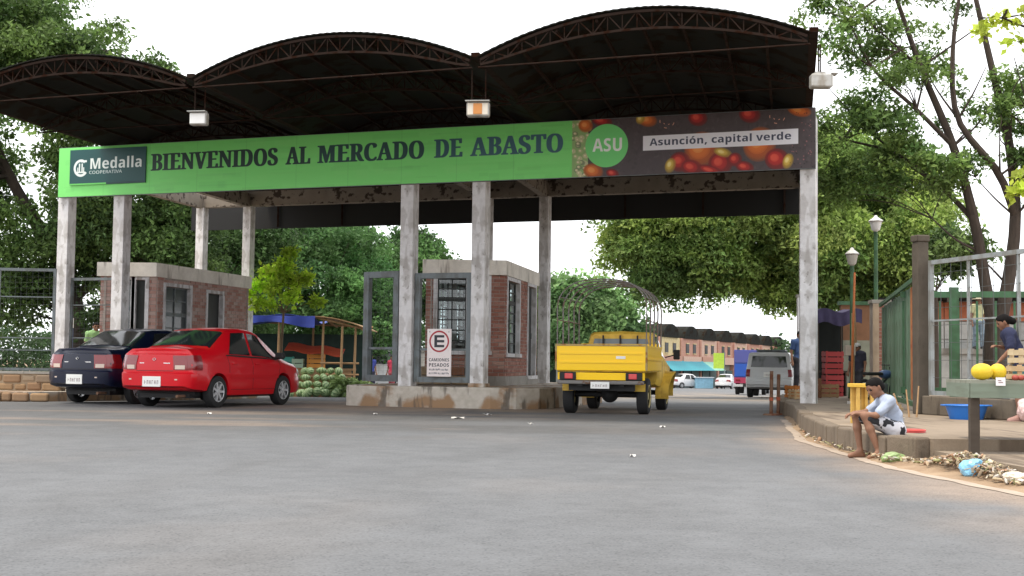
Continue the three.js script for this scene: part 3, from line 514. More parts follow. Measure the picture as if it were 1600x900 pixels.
// a sheet patch laid just proud of a surface: fn(s, v) gives a point
const PC = v3(0, 0.7, 0);                               // middle of the body last lofted
function patch(fn, nu, nv, off) {
  const g = gridGeo(nu, nv, (u, v) => { const p = fn(u, v); return [p.x, p.y, p.z]; }), p = g.attributes.position; let n = g.attributes.normal, s = 0;
  for (let i = 0; i < p.count; i++) s += (p.getX(i) - PC.x) * n.getX(i) + (p.getY(i) - PC.y) * n.getY(i) + (p.getZ(i) - PC.z) * n.getZ(i);
  if (s < 0) { const I = g.index.array; for (let i = 0; i < I.length; i += 3) { const t = I[i]; I[i] = I[i + 1]; I[i + 1] = t; } g.computeVertexNormals(); n = g.attributes.normal; }
  for (let i = 0; i < p.count; i++) p.setXYZ(i, p.getX(i) + n.getX(i) * off, p.getY(i) + n.getY(i) * off, p.getZ(i) + n.getZ(i) * off); return g;
}
function wheel(parent, x, y, z, r, w, side, rimMat = mat.alloy, steel = false) {
  const g = new THREE.Group(); g.name = 'wheel'; g.position.set(x, y, z); parent.add(g);
  const prof = [[r * 0.62, -w / 2], [r * 0.93, -w / 2], [r, -w * 0.38], [r, w * 0.38], [r * 0.93, w / 2], [r * 0.62, w / 2]].map(q => new THREE.Vector2(...q));
  const ty = new THREE.LatheGeometry(prof, 32); ty.rotateX(Math.PI / 2); obj('tyre', ty, mat.rubber, g);
  const gs = [new THREE.CylinderGeometry(r * 0.64, r * 0.64, w * 0.5, 28, 1, true).rotateX(Math.PI / 2)];
  const zs = side * w * 0.36; gs.push(new THREE.TorusGeometry(r * 0.62, r * 0.035, 6, 28).translate(0, 0, side * w * 0.46));
  if (steel) gs.push(new THREE.CylinderGeometry(r * 0.6, r * 0.6, 0.02, 24).rotateX(Math.PI / 2).translate(0, 0, zs * 0.6), new THREE.CylinderGeometry(r * 0.2, r * 0.25, 0.05, 16).rotateX(Math.PI / 2).translate(0, 0, zs * 0.8));
  else { for (let i = 0; i < 7; i++) { const a = i / 7 * Math.PI * 2; gs.push(bx(r * 0.56, r * 0.15, 0.03, r * 0.32, 0, zs).rotateZ(a)); } gs.push(new THREE.CylinderGeometry(r * 0.14, r * 0.16, 0.05, 16).rotateX(Math.PI / 2).translate(0, 0, zs)); }
  obj('rim', gs, rimMat, g);
  if (!steel) obj('brake_disc', new THREE.CylinderGeometry(r * 0.45, r * 0.45, 0.02, 20).rotateX(Math.PI / 2).translate(0, 0, zs * 0.1), mat.darkMetal, g);
  return g;
}
const paint = (c, rough = 0.28) => new THREE.MeshPhysicalMaterial({ color: lin(...c), roughness: rough, clearcoat: 0.35, clearcoatRoughness: 0.06, specularIntensity: 0.5 });
// section rows: bottom centre, floor edge, sill, lower side, bumper line low, bumper line high, waist, belt, roof side, roof edge, roof centre
const row = (x, w, yb, bump, belt, wb, yt, wr, o = {}) => ({ x, p: [[0, yb, o.a ?? 0], [w * 0.8, yb, o.a ?? 0], [w * 0.95, yb + 0.03, o.b ?? 0], [w * 0.99, yb + 0.14, o.b ?? 0], [w, bump - 0.02, o.b ?? 0], [w - 0.012, bump + 0.012, o.c ?? 0], [w - 0.004, bump + 0.15, o.c ?? 0], [wb, belt, o.d ?? 0], [wr, yt - 0.05, o.e ?? 0], [wr - 0.07, yt - 0.008, o.e ?? 0], [0, yt + 0.018, o.e ?? 0]] });
function rearLamps(root, L, x0, u0, k0, k1, side, m = mat.redLens, low = true) {
  const g1 = patch((u, v) => L.cap(0, side * lerp(u0, 1, u), lerp(k0, k1, v)), 6, 4, 0.012, side > 0), g2 = patch((u, v) => L.pt(lerp(L.xs[0], x0, u), lerp(k0, k1, v), side), 4, 4, 0.012, side < 0);
  const t = obj('tail_light', [g1, g2], m, root);
  if (low) obj('reversing_lens', patch((u, v) => L.cap(0, side * lerp(u0 + 0.05, 0.93, u), lerp(k0 + 0.08, k0 + (k1 - k0) * 0.38, v)), 4, 2, 0.018, side > 0), mat.clearLens, t);
  return t;
}
function plateOn(root, x, y, w = 0.4, h = 0.2, turn = 0) { const p = obj('number_plate', rbx(0.015, h, w, 0.005, x, y, 0), mat.plate, root); const gs = []; for (let i = 0; i < 6; i++) { const z = -w * 0.34 + i * w * 0.136; gs.push(bx(0.003, h * 0.36, w * 0.022, x - 0.009, y - h * 0.06, z - w * 0.028), bx(0.003, h * 0.07, w * 0.06, x - 0.009, y + h * (i % 2 ? 0.09 : -0.06), z)); if (i % 3) gs.push(bx(0.003, h * 0.36, w * 0.022, x - 0.009, y - h * 0.06, z + w * 0.028)); } obj('plate_digits', gs, mat.plateInk, p); }

function sedan(label, group, colour, { lamps = true, tintMat = mat.tint } = {}) {
  const car = thing('sedan_car', label, 'car', [0, 0, 0], 0, group), pm = paint(colour);
  const L = loft([
    row(-2.045, 0.69, 0.38, 0.655, 0.985, 0.63, 1.06, 0.56, { a: 0.05, b: -0.035, c: 0.035, d: 0.055, e: 0.12 }),
    row(-2.005, 0.765, 0.35, 0.655, 0.99, 0.70, 1.085, 0.635, { a: 0.02, b: -0.02, c: 0.02, d: 0.035, e: 0.07 }),
    row(-1.95, 0.80, 0.33, 0.655, 0.995, 0.735, 1.10, 0.67, { a: 0, b: 0, c: 0, d: 0, e: 0.02 }),
    row(-1.5, 0.825, 0.29, 0.65, 0.985, 0.765, 1.11, 0.70), row(-1.36, 0.828, 0.22, 0.65, 0.98, 0.77, 1.14, 0.70), row(-0.72, 0.832, 0.20, 0.65, 0.955, 0.78, 1.475, 0.60), row(-0.5, 0.832, 0.20, 0.65, 0.945, 0.78, 1.512, 0.59),
    row(-0.1, 0.832, 0.20, 0.65, 0.93, 0.78, 1.525, 0.59), row(0.25, 0.832, 0.20, 0.65, 0.92, 0.78, 1.505, 0.59), row(0.45, 0.832, 0.20, 0.645, 0.915, 0.78, 1.46, 0.595), row(1.18, 0.825, 0.20, 0.64, 0.90, 0.77, 1.0, 0.70), row(1.3, 0.822, 0.20, 0.635, 0.885, 0.765, 0.965, 0.70),
    row(1.72, 0.80, 0.22, 0.6, 0.82, 0.73, 0.885, 0.64), row(1.95, 0.74, 0.23, 0.55, 0.74, 0.66, 0.80, 0.56, { c: -0.03, d: -0.06, e: -0.1 }), row(2.03, 0.66, 0.26, 0.5, 0.68, 0.58, 0.74, 0.5, { c: -0.04, d: -0.1, e: -0.18 }),
  ], [0.075, 0.12]);
  let bg = cutArches(L.g, [-1.19, 1.18], 0.345, 0.832, 0.31); bg = toCreasedNormals(bg, 0.85);
  obj('body', bg, pm, car);
  const fl = obj('underbody', [bx(3.5, 0.08, 1.1, 0, 0.22, 0), bx(0.9, 0.16, 1.2, -1.19, 0.3, 0), bx(0.9, 0.3, 1.1, 1.18, 0.35, 0)], mat.black, car);
  obj('exhaust', bar([-1.5, 0.22, 0.45], [-2.0, 0.22, 0.45], 0.03), mat.rusty, car);
  for (const s of [-1, 1]) {
    const W = (name, xb0, xb1, xt0, xt1) => obj(name, patch((u, v) => L.pt(lerp(lerp(xb0, xb1, u), lerp(xt0, xt1, u), v), lerp(7.12, 7.93, v), s), 8, 4, 0.006, s < 0), tintMat, car);
    W('rear_door_window', -0.78, -0.03, -0.52, -0.04); W('front_door_window', 0.05, 1.0, 0.04, 0.40);
    obj('window_trim', [patch((u, v) => L.pt(lerp(-0.9, 1.08, u), lerp(7.03, 7.09, v), s), 16, 1, 0.008, s < 0)], mat.black, car);
    // door seams, handles, sill strip
    const seam = (x0, x1, k0, k1) => patch((u, v) => L.pt(lerp(x0, x1, v) + (u - 0.5) * 0.012, lerp(k0, k1, v), s), 1, 10, 0.004, s < 0);
    obj('door_seams', [seam(0, 0, 3, 7.05), seam(-0.82, -0.86, 4.8, 7.05), seam(0.98, 1.05, 3, 7.05), patch((u, v) => L.pt(lerp(-0.78, 1.0, u), 2.95 + 0.05 * v, s), 10, 1, 0.004, s < 0)], mat.black, car);
    for (const x of [-0.66, 0.14]) obj('door_handle', rbx(0.17, 0.035, 0.03, 0.012, x, 0.83, s * 0.828), pm, car);
    obj('side_moulding', patch((u, v) => L.pt(lerp(-0.8, 0.95, u), lerp(3.75, 3.98, v), s), 12, 1, 0.012, s < 0), pm, car);
    const mr = obj('wing_mirror', [rbx(0.12, 0.13, 0.2, 0.04, 0.86, 1.0, s * 0.92), bx(0.06, 0.05, 0.1, 0.9, 0.95, s * 0.82)], mat.black, car);
    if (lamps) { rearLamps(car, L, -1.72, 0.6, 5.3, 6.92, s); }
    obj('headlight', patch((u, v) => L.pt(lerp(1.74, 2.0, u), lerp(5.4, 6.9, v), s), 5, 4, 0.01, s < 0), mat.clearLens, car);
    for (const x of [-1.19, 1.18]) wheel(car, x, 0.3, s * 0.735, 0.3, 0.18, s);
  }
  obj('rear_window', patch((u, v) => { const a = Math.abs(2 * u - 1), x = lerp(-1.32, -0.76, v); return L.pt(x, 10 - a * lerp(1.82, 1.75, v) , u < 0.5 ? -1 : 1); }, 16, 6, 0.008, true), tintMat, car);
  obj('windscreen', patch((u, v) => { const a = Math.abs(2 * u - 1), x = lerp(1.12, 0.5, v); return L.pt(x, 10 - a * 1.8, u < 0.5 ? -1 : 1); }, 16, 6, 0.008), tintMat, car);
  plateOn(car, -2.155, 0.49, 0.4, 0.19);
  const lid = obj('boot_seam', [patch((u, v) => L.cap(0, lerp(-0.6, 0.6, u), 5.12 + 0.06 * v), 10, 1, 0.005, true)], mat.black, car);
  obj('emblem', new THREE.TorusGeometry(0.03, 0.006, 6, 18).scale(1, 0.72, 1).rotateY(Math.PI / 2).translate(-2.085, 0.9, 0), mat.chrome, car);
  obj('lettering', [bx(0.006, 0.016, 0.16, -2.072, 0.83, 0.26), bx(0.006, 0.016, 0.1, -2.07, 0.83, -0.28)], mat.chrome, car);
  for (const s of [-0.5, 0.5]) obj('bumper_reflector', bx(0.012, 0.025, 0.16, -2.112, 0.53, s * 0.9), mat.clearLens, car);
  // seats behind the glass are not seen: glass is dark
  return car;
}
function headTurn(A) { return Math.PI / 2 - A * Math.PI / 180; }     // A: heading in degrees to the right of straight ahead
const red = sedan('shiny red sedan stopped in the left lane before the gate', null, [0.56, 0.004, 0.012]);
{ const A = 21, h = [Math.sin(A * Math.PI / 180), Math.cos(A * Math.PI / 180)], rgt = [h[1], -h[0]], w = [-5.6, 25.5]; // right rear wheel
  red.position.set(w[0] + h[0] * 1.19 - rgt[0] * 0.735, 0, -(w[1] + h[1] * 1.19 - rgt[1] * 0.735)); red.rotation.y = headTurn(A); }
const blue = sedan('dark navy blue sedan half hidden behind the red sedan', null, [0.004, 0.007, 0.024]);
{ const A = 24, q = A * Math.PI / 180; blue.position.set(-8.55 + Math.sin(q) * 2.05, 0, -(26.6 + Math.cos(q) * 2.05)); blue.rotation.y = headTurn(A); }

// boxy estate / off-roader and van from the same loft
function wagon(name, label, cat, colour, o) {
  const car = thing(name, label, cat), pm = paint(colour, 0.35), h = o.h, w = o.w, l = o.l / 2, b = o.clear, bl = o.belt, roofW = w - o.tumble;
  const L = loft([
    row(-l, w - 0.03, b + 0.04, b + 0.42, bl, w - 0.06, h - 0.03, roofW - 0.03, { a: 0.04, b: -0.05, c: 0.0, d: 0.02, e: 0.12 }), row(-l + 0.12, w, b, b + 0.42, bl, w - 0.03, h, roofW),
    row(0, w, b, b + 0.42, bl, w - 0.03, h + 0.02, roofW), row(o.ws1, w, b, b + 0.42, bl, w - 0.03, h - 0.01, roofW), row(o.ws0, w, b, b + 0.42, bl, w - 0.04, bl + 0.09, w - 0.1), row(l - 0.18, w - 0.02, b, b + 0.42, bl - o.drop, w - 0.06, bl - o.drop + 0.07, w - 0.14), row(l, w - 0.08, b + 0.03, b + 0.4, bl - o.drop - 0.04, w - 0.14, bl - o.drop + 0.02, w - 0.2, { d: -0.04, e: -0.08 }),
  ], [0.03, 0.06]);
  let g = cutArches(L.g, o.axles, o.wr + 0.05, w, o.wr); g = toCreasedNormals(g, 0.6);
  obj('body', g, pm, car); obj('underbody', [bx(o.l * 0.8, 0.14, w * 1.3, 0, b + 0.06, 0), bar([o.axles[0], o.wr, -w + 0.1], [o.axles[0], o.wr, w - 0.1], 0.06)], mat.black, car);
  for (const s of [-1, 1]) {
    let x = -l + 0.3; const span = o.ws1 - 0.05 - x; for (let i = 0; i < 3; i++) { const a = x + span * i / 3 + 0.03, c = x + span * (i + 1) / 3 - 0.03; obj('side_window', patch((u, v) => L.pt(lerp(a, c + (i === 2 ? 0.4 * (1 - v) : 0), u), lerp(7.1, 7.9, v), s), 6, 3, 0.008, s < 0), mat.tint, car); }
    obj('wing_mirror', rbx(0.1, 0.2, 0.18, 0.03, o.ws0 - 0.35, bl + 0.12, s * (w + 0.08)), mat.black, car);
    rearLamps(car, L, -l + 0.08, 0.84, 5.2, 6.9, s, mat.redLens, false);
    for (const ax of o.axles) wheel(car, ax, o.wr, s * (w - 0.11), o.wr, 0.22, s, mat.alloy, o.steel);
  }
  obj('rear_window', patch((u, v) => L.cap(0, lerp(-0.84, 0.84, u), lerp(7.12, 7.88, v)), 10, 4, 0.012, true), mat.tint, car);
  obj('windscreen', patch((u, v) => { const a = Math.abs(2 * u - 1); return L.pt(lerp(o.ws0 - 0.05, o.ws1 + 0.06, v), 10 - a * 1.8, u < 0.5 ? -1 : 1); }, 12, 4, 0.008), mat.tint, car);
  obj('rear_bumper', rbx(0.18, 0.2, w * 2 - 0.06, 0.04, -l - 0.07, b + 0.24, 0), o.bumper ?? pm, car);
  plateOn(car, -l - 0.05, bl - 0.22, 0.4, 0.2);
  return car;
}
{ const c = wagon('off_road_car', 'silver off-road car driving in on the right lane beyond the gate', 'car', [0.56, 0.57, 0.58], { h: 1.76, w: 0.9, l: 4.5, clear: 0.36, belt: 1.12, tumble: 0.13, ws1: 0.5, ws0: 1.1, drop: 0.1, wr: 0.36, axles: [-1.35, 1.35] }); c.position.set(10.55, G(52), -54.2); c.rotation.y = headTurn(15);
  obj('roof_rack', [bx(1.6, 0.04, 1.1, -0.6, 1.86, 0), bx(0.05, 0.08, 1.1, -1.2, 1.82, 0), bx(0.05, 0.08, 1.1, 0, 1.82, 0)], mat.greySteel, c); }
{ const c = wagon('white_van', 'white van parked beyond the fruit stall on the left', 'van', [0.70, 0.71, 0.72], { h: 1.9, w: 0.85, l: 4.5, clear: 0.25, belt: 1.15, tumble: 0.12, ws1: 1.2, ws0: 2.0, drop: 0.1, wr: 0.31, axles: [-1.3, 1.4], steel: true }); c.position.set(-6.6, G(60), -62); c.rotation.y = headTurn(78); }
// distant cars
{ const a = sedan('white sedan parked before the turquoise awning', 'white cars parked far down the market street', [0.62, 0.62, 0.63]); a.position.set(18.5, G(142), -142); a.rotation.y = headTurn(60);
  dup(a, [22.4, G(140), 140], headTurn(20), 'white sedan parked beside the lime green banner'); }

// yellow drop-side pickup
{
  const y = paint([0.93, 0.58, 0.006], 0.45), yd = M([0.70, 0.46, 0.06], 0.6, { map: grimeT });
  const A = 13, p = thing('pickup_truck', 'yellow drop-side pickup truck with hoop frame driving in through the gate', 'truck', [1.62, 0, 24.2], headTurn(A));
  // local origin: rear edge of the bed on the ground; x forward
  const bw = 0.80, fl = 0.80, sideH = 0.45;
  obj('bed_floor', bx(2.3, 0.06, bw * 2, 1.15, fl, 0), yd, p);
  const tg = obj('tailgate', [rbx(0.05, sideH, bw * 2 + 0.02, 0.012, -0.02, fl + sideH / 2 - 0.01, 0), bx(0.02, 0.03, bw * 2 - 0.1, -0.05, fl + 0.14, 0), bx(0.02, 0.03, bw * 2 - 0.1, -0.05, fl + 0.3, 0)], y, p);
  obj('tailgate_rim', [bx(0.07, 0.035, bw * 2 + 0.06, -0.02, fl + sideH, 0), bx(0.065, sideH, 0.03, -0.02, fl + sideH / 2, bw + 0.02), bx(0.065, sideH, 0.03, -0.02, fl + sideH / 2, -bw - 0.02)], M([0.36, 0.26, 0.10], 0.7, { map: rustT }), tg);
  obj('sticker', bx(0.006, 0.05, 0.17, -0.05, fl + 0.23, 0.36), mat.plate, tg);
  for (const s of [-1, 1]) { obj('bed_side', [rbx(2.26, sideH, 0.045, 0.012, 1.16, fl + sideH / 2 - 0.01, s * bw), bx(2.26, 0.03, 0.02, 1.16, fl + 0.2, s * (bw + 0.03)), bx(2.28, 0.035, 0.07, 1.16, fl + sideH - 0.02, s * bw)], y, p); }
  obj('headboard', [bx(0.05, 0.5, bw * 2 - 0.06, 2.3, fl + 0.26, 0)], y, p);
  obj('rear_valance', bx(0.05, 0.13, bw * 2 - 0.02, 0.0, fl - 0.11, 0), y, p);
  for (const s of [-1, 1]) { const b = obj('tail_light', rbx(0.05, 0.14, 0.3, 0.02, -0.045, fl - 0.11, s * (bw - 0.2)), mat.black, p); obj('lens', rbx(0.03, 0.1, 0.15, 0.015, -0.065, fl - 0.11, s * (bw - 0.22)), new THREE.MeshPhysicalMaterial({ color: lin(0.62, 0.04, 0.05), roughness: 0.2, clearcoat: 1 }), b); }
  obj('bumper', rbx(0.12, 0.07, bw * 2 - 0.04, 0.02, -0.05, fl - 0.22, 0), M([0.16, 0.15, 0.14], 0.6, { map: rustT }), p);
  plateOn(p, -0.13, fl - 0.27, 0.34, 0.12);
  for (const s of [-1, 1]) obj('mud_flap', bx(0.03, 0.14, 0.2, 0.3, fl - 0.31, s * (bw - 0.14)), yd, p);
  obj('chassis', [bx(4.3, 0.1, 0.09, 2.1, 0.56, 0.38), bx(4.3, 0.1, 0.09, 2.1, 0.56, -0.38), bar([0.72, 0.35, -0.6], [0.72, 0.35, 0.6], 0.05), new THREE.SphereGeometry(0.16, 14, 10).translate(0.72, 0.36, 0.05), bx(0.9, 0.24, 0.36, 1.4, 0.5, -0.42), bx(0.09, 0.14, 1.2, 0.1, 0.5, 0), bar([3.35, 0.35, -0.6], [3.35, 0.35, 0.6], 0.05), bx(1.6, 0.3, 0.9, 3.0, 0.62, 0)], mat.black, p);
  obj('spare_wheel', new THREE.TorusGeometry(0.22, 0.08, 10, 24).rotateX(Math.PI / 2).translate(0.35, 0.52, 0), mat.rubber, p);
  for (const s of [-1, 1]) { wheel(p, 0.72, 0.33, s * 0.68, 0.33, 0.2, s, M([0.5, 0.42, 0.2], 0.6), true); wheel(p, 3.4, 0.33, s * 0.7, 0.33, 0.2, s, M([0.5, 0.42, 0.2], 0.6), true); }
  // cab and bonnet
  const L = loft([row(2.38, 0.72, 0.5, 0.78, 1.06, 0.70, 1.51, 0.60, { d: 0, e: 0.05 }), row(2.5, 0.76, 0.46, 0.78, 1.06, 0.735, 1.55, 0.62), row(3.15, 0.77, 0.46, 0.78, 1.04, 0.74, 1.56, 0.61), row(3.3, 0.77, 0.46, 0.78, 1.03, 0.74, 1.53, 0.61), row(3.75, 0.78, 0.46, 0.76, 1.0, 0.73, 1.09, 0.66), row(4.35, 0.76, 0.48, 0.72, 0.9, 0.68, 0.97, 0.6), row(4.6, 0.7, 0.5, 0.66, 0.84, 0.62, 0.9, 0.55, { e: -0.06 })], [0.03, 0.08]);
  obj('cab', toCreasedNormals(cutArches(L.g, [3.4], 0.4, 0.78, 0.36), 0.6), yd, p);
  obj('rear_window', patch((u, v) => L.cap(0, lerp(-0.86, 0.86, u), lerp(7.1, 7.88, v)), 10, 3, 0.01, true), M([0.13, 0.16, 0.17], 0.1), p);
  for (const z of [-0.34, 0, 0.34]) obj('window_bar', bx(0.03, 0.42, 0.03, 2.33, 1.27, z), mat.black, p);
  obj('windscreen', patch((u, v) => { const a = Math.abs(2 * u - 1); return L.pt(lerp(3.7, 3.36, v), 10 - a * 1.8, u < 0.5 ? -1 : 1); }, 12, 4, 0.008), mat.tint, p);
  for (const s of [-1, 1]) {
    obj('door_window', patch((u, v) => L.pt(lerp(lerp(2.56, 3.62, u), lerp(2.56, 3.2, u), v), lerp(7.1, 7.92, v), s), 6, 3, 0.008, s < 0), mat.tint, p);
    // flared front wing over the wheel
    obj('front_wing', shell(18, 5, (u, v) => { const a = lerp(-0.25, Math.PI + 0.15, u), rr_ = 0.42; return [3.4 - Math.cos(a) * rr_, 0.34 + Math.sin(a) * rr_, s * lerp(0.62, 0.93 - 0.05 * Math.cos(a * 2), v)]; }, 0.02), yd, p);
    obj('wing_mirror', [rbx(0.05, 0.2, 0.13, 0.02, 3.55, 1.12, s * 0.98), bar([3.6, 1.06, s * 0.74], [3.56, 1.12, s * 0.96], 0.012)], mat.black, p);
    obj('headlight', new THREE.SphereGeometry(0.09, 12, 8).translate(4.58, 0.8, s * 0.5), mat.clearLens, p);
  }
  // hoop frame over the bed
  const hoopM = M([0.17, 0.16, 0.15], 0.6, { map: rustT, metalness: 0.2 });
  for (let i = 0; i < 5; i++) { const x = 0.02 + i * 0.56; obj('hoop', tube([[x, fl + 0.1, -bw], [x, 1.6, -bw - 0.01], [x, 2.1, -bw + 0.02], [x, 2.36, -bw + 0.28], [x, 2.44, 0], [x, 2.36, bw - 0.28], [x, 2.1, bw - 0.02], [x, 1.6, bw + 0.01], [x, fl + 0.1, bw]], i ? 0.015 : 0.012, 48, 7), hoopM, p); }
  for (const [yy, z] of [[1.7, bw], [2.12, bw - 0.02], [1.7, -bw], [2.12, -bw + 0.02], [2.44, 0], [2.37, -0.5], [2.37, 0.5]]) obj('rail', bar([0.02, yy, z], [2.26, yy, z], 0.011), hoopM, p);
}
// blue box truck far down the street
{
  const t = thing('box_truck', 'blue and purple box truck ahead of the silver off-road car', 'truck', [11.7, G(66), 66], headTurn(14)); t.scale.setScalar(0.8);
  obj('box', [rbx(3.6, 2.0, 1.9, 0.03, 1.8, 1.75, 0)], M([0.05, 0.07, 0.30], 0.5, { map: grimeT }), t);
  obj('box_door', [bx(0.03, 0.85, 1.8, -0.02, 1.55, 0)], M([0.02, 0.09, 0.42], 0.5), t); obj('box_door', [bx(0.03, 0.8, 1.8, -0.02, 2.3, 0)], M([0.08, 0.09, 0.30], 0.5), t);
  obj('rear_panel', bx(0.06, 0.35, 1.9, -0.02, 0.88, 0), M([0.36, 0.03, 0.08], 0.6), t);
  for (const s of [-1, 1]) obj('tail_light', rbx(0.04, 0.1, 0.25, 0.01, -0.06, 0.9, s * 0.7), mat.redLens, t);
  obj('bumper', rbx(0.1, 0.14, 1.8, 0.02, -0.04, 0.56, 0), M([0.5, 0.5, 0.5], 0.5), t); obj('chassis', bx(5.2, 0.2, 0.8, 2.5, 0.6, 0), mat.black, t);
  obj('cab', [rbx(1.5, 1.5, 1.8, 0.12, 4.4, 1.35, 0)], M([0.5, 0.5, 0.52], 0.4), t);
  obj('windscreen', rbx(0.03, 0.6, 1.6, 0.01, 5.15, 1.7, 0), mat.tint, t);
  for (const x of [0.9, 4.4]) for (const s of [-1, 1]) wheel(t, x, 0.38, s * 0.8, 0.38, 0.25, s, mat.greySteel, true);
}
// ---------------------------------------------------------------- people: bones with radii joined by a smooth minimum, meshed on a grid
function surfaceNet(f, mn, mx, c) {
  const nx = Math.ceil((mx[0] - mn[0]) / c) + 1, ny = Math.ceil((mx[1] - mn[1]) / c) + 1, nz = Math.ceil((mx[2] - mn[2]) / c) + 1;
  const F = new Float32Array(nx * ny * nz), id = (i, j, k) => (k * ny + j) * nx + i;
  for (let k = 0; k < nz; k++) for (let j = 0; j < ny; j++) for (let i = 0; i < nx; i++) F[id(i, j, k)] = f(mn[0] + i * c, mn[1] + j * c, mn[2] + k * c);
  const V = new Int32Array(nx * ny * nz).fill(-1), pos = [], ix = [];
  for (let k = 0; k < nz - 1; k++) for (let j = 0; j < ny - 1; j++) for (let i = 0; i < nx - 1; i++) {
    let sx = 0, sy = 0, sz = 0, n = 0;
    const e = (a, b, c1, d, e1, f1) => { const p = F[id(i + a, j + b, k + c1)], q = F[id(i + d, j + e1, k + f1)]; if ((p < 0) !== (q < 0)) { const t = p / (p - q); sx += a + (d - a) * t; sy += b + (e1 - b) * t; sz += c1 + (f1 - c1) * t; n++; } };
    e(0, 0, 0, 1, 0, 0); e(0, 1, 0, 1, 1, 0); e(0, 0, 1, 1, 0, 1); e(0, 1, 1, 1, 1, 1); e(0, 0, 0, 0, 1, 0); e(1, 0, 0, 1, 1, 0); e(0, 0, 1, 0, 1, 1); e(1, 0, 1, 1, 1, 1); e(0, 0, 0, 0, 0, 1); e(1, 0, 0, 1, 0, 1); e(0, 1, 0, 0, 1, 1); e(1, 1, 0, 1, 1, 1);
    if (n) { V[id(i, j, k)] = pos.length / 3; pos.push(mn[0] + (i + sx / n) * c, mn[1] + (j + sy / n) * c, mn[2] + (k + sz / n) * c); }
  }
  const quad = (a, b, c1, d, flip) => { if (a < 0 || b < 0 || c1 < 0 || d < 0) return; flip ? ix.push(a, c1, b, a, d, c1) : ix.push(a, b, c1, a, c1, d); };
  for (let k = 1; k < nz - 1; k++) for (let j = 1; j < ny - 1; j++) for (let i = 1; i < nx - 1; i++) {
    const s = F[id(i, j, k)] < 0;
    if (s !== (F[id(i + 1, j, k)] < 0)) quad(V[id(i, j - 1, k - 1)], V[id(i, j, k - 1)], V[id(i, j, k)], V[id(i, j - 1, k)], !s);
    if (s !== (F[id(i, j + 1, k)] < 0)) quad(V[id(i - 1, j, k - 1)], V[id(i - 1, j, k)], V[id(i, j, k)], V[id(i, j, k - 1)], !s);
    if (s !== (F[id(i, j, k + 1)] < 0)) quad(V[id(i - 1, j - 1, k)], V[id(i, j - 1, k)], V[id(i, j, k)], V[id(i - 1, j, k)], !s);
  }
  const g = new THREE.BufferGeometry(); g.setAttribute('position', new THREE.Float32BufferAttribute(pos, 3)); g.setIndex(ix); g.computeVertexNormals(); return g;
}
const sub = (a, b) => [a[0] - b[0], a[1] - b[1], a[2] - b[2]], addv = (a, b) => [a[0] + b[0], a[1] + b[1], a[2] + b[2]], mulv = (a, k) => [a[0] * k, a[1] * k, a[2] * k], norm = (a) => mulv(a, 1 / Math.hypot(...a)), cross = (a, b) => [a[1] * b[2] - a[2] * b[1], a[2] * b[0] - a[0] * b[2], a[0] * b[1] - a[1] * b[0]], dot = (a, b) => a[0] * b[0] + a[1] * b[1] + a[2] * b[2], mixv = (a, b, t) => [lerp(a[0], b[0], t), lerp(a[1], b[1], t), lerp(a[2], b[2], t)];
function field(bones, k = 0.03) {                 // bones: [a, b, ra, rb]
  const B = bones.map(([a, b, ra, rb]) => { const d = sub(b, a), l2 = Math.max(1e-9, dot(d, d)); return [a[0], a[1], a[2], d[0], d[1], d[2], 1 / l2, ra, rb - ra]; });
  return (x, y, z) => {
    let m = 1e3;
    for (const q of B) {
      const px = x - q[0], py = y - q[1], pz = z - q[2]; let t = (px * q[3] + py * q[4] + pz * q[5]) * q[6]; t = t < 0 ? 0 : t > 1 ? 1 : t;
      const ex = px - q[3] * t, ey = py - q[4] * t, ez = pz - q[5] * t, d = Math.sqrt(ex * ex + ey * ey + ez * ez) - q[7] - q[8] * t;
      const h = Math.max(k - Math.abs(m - d), 0) / k; m = Math.min(m, d) - h * h * k * 0.25;
    }
    return m;
  };
}
function bounds(bones, pad) { const mn = [1e9, 1e9, 1e9], mx = [-1e9, -1e9, -1e9]; for (const [a, b, ra, rb] of bones) for (const [p, r] of [[a, ra], [b, rb]]) for (let i = 0; i < 3; i++) { mn[i] = Math.min(mn[i], p[i] - r - pad); mx[i] = Math.max(mx[i], p[i] + r + pad); } return [mn, mx]; }
function skinMesh(name, bones, m, parent, cell, { k = 0.03, inflate = 0, cut, fold = 0 } = {}) {
  const f = field(bones, k), [mn, mx] = bounds(bones, inflate + cell * 2 + 0.02);
  const g = surfaceNet((x, y, z) => { let d = f(x, y, z) - inflate; if (fold && d < 0.05 && d > -0.05) d -= fold * (fbm(x * 11 + z * 8, y * 16 - x * 7 + z * 5, 77, 3) - 0.5); if (cut) d = Math.max(d, cut(x, y, z)); return d; }, mn, mx, cell);
  return obj(name, g, m, parent);
}
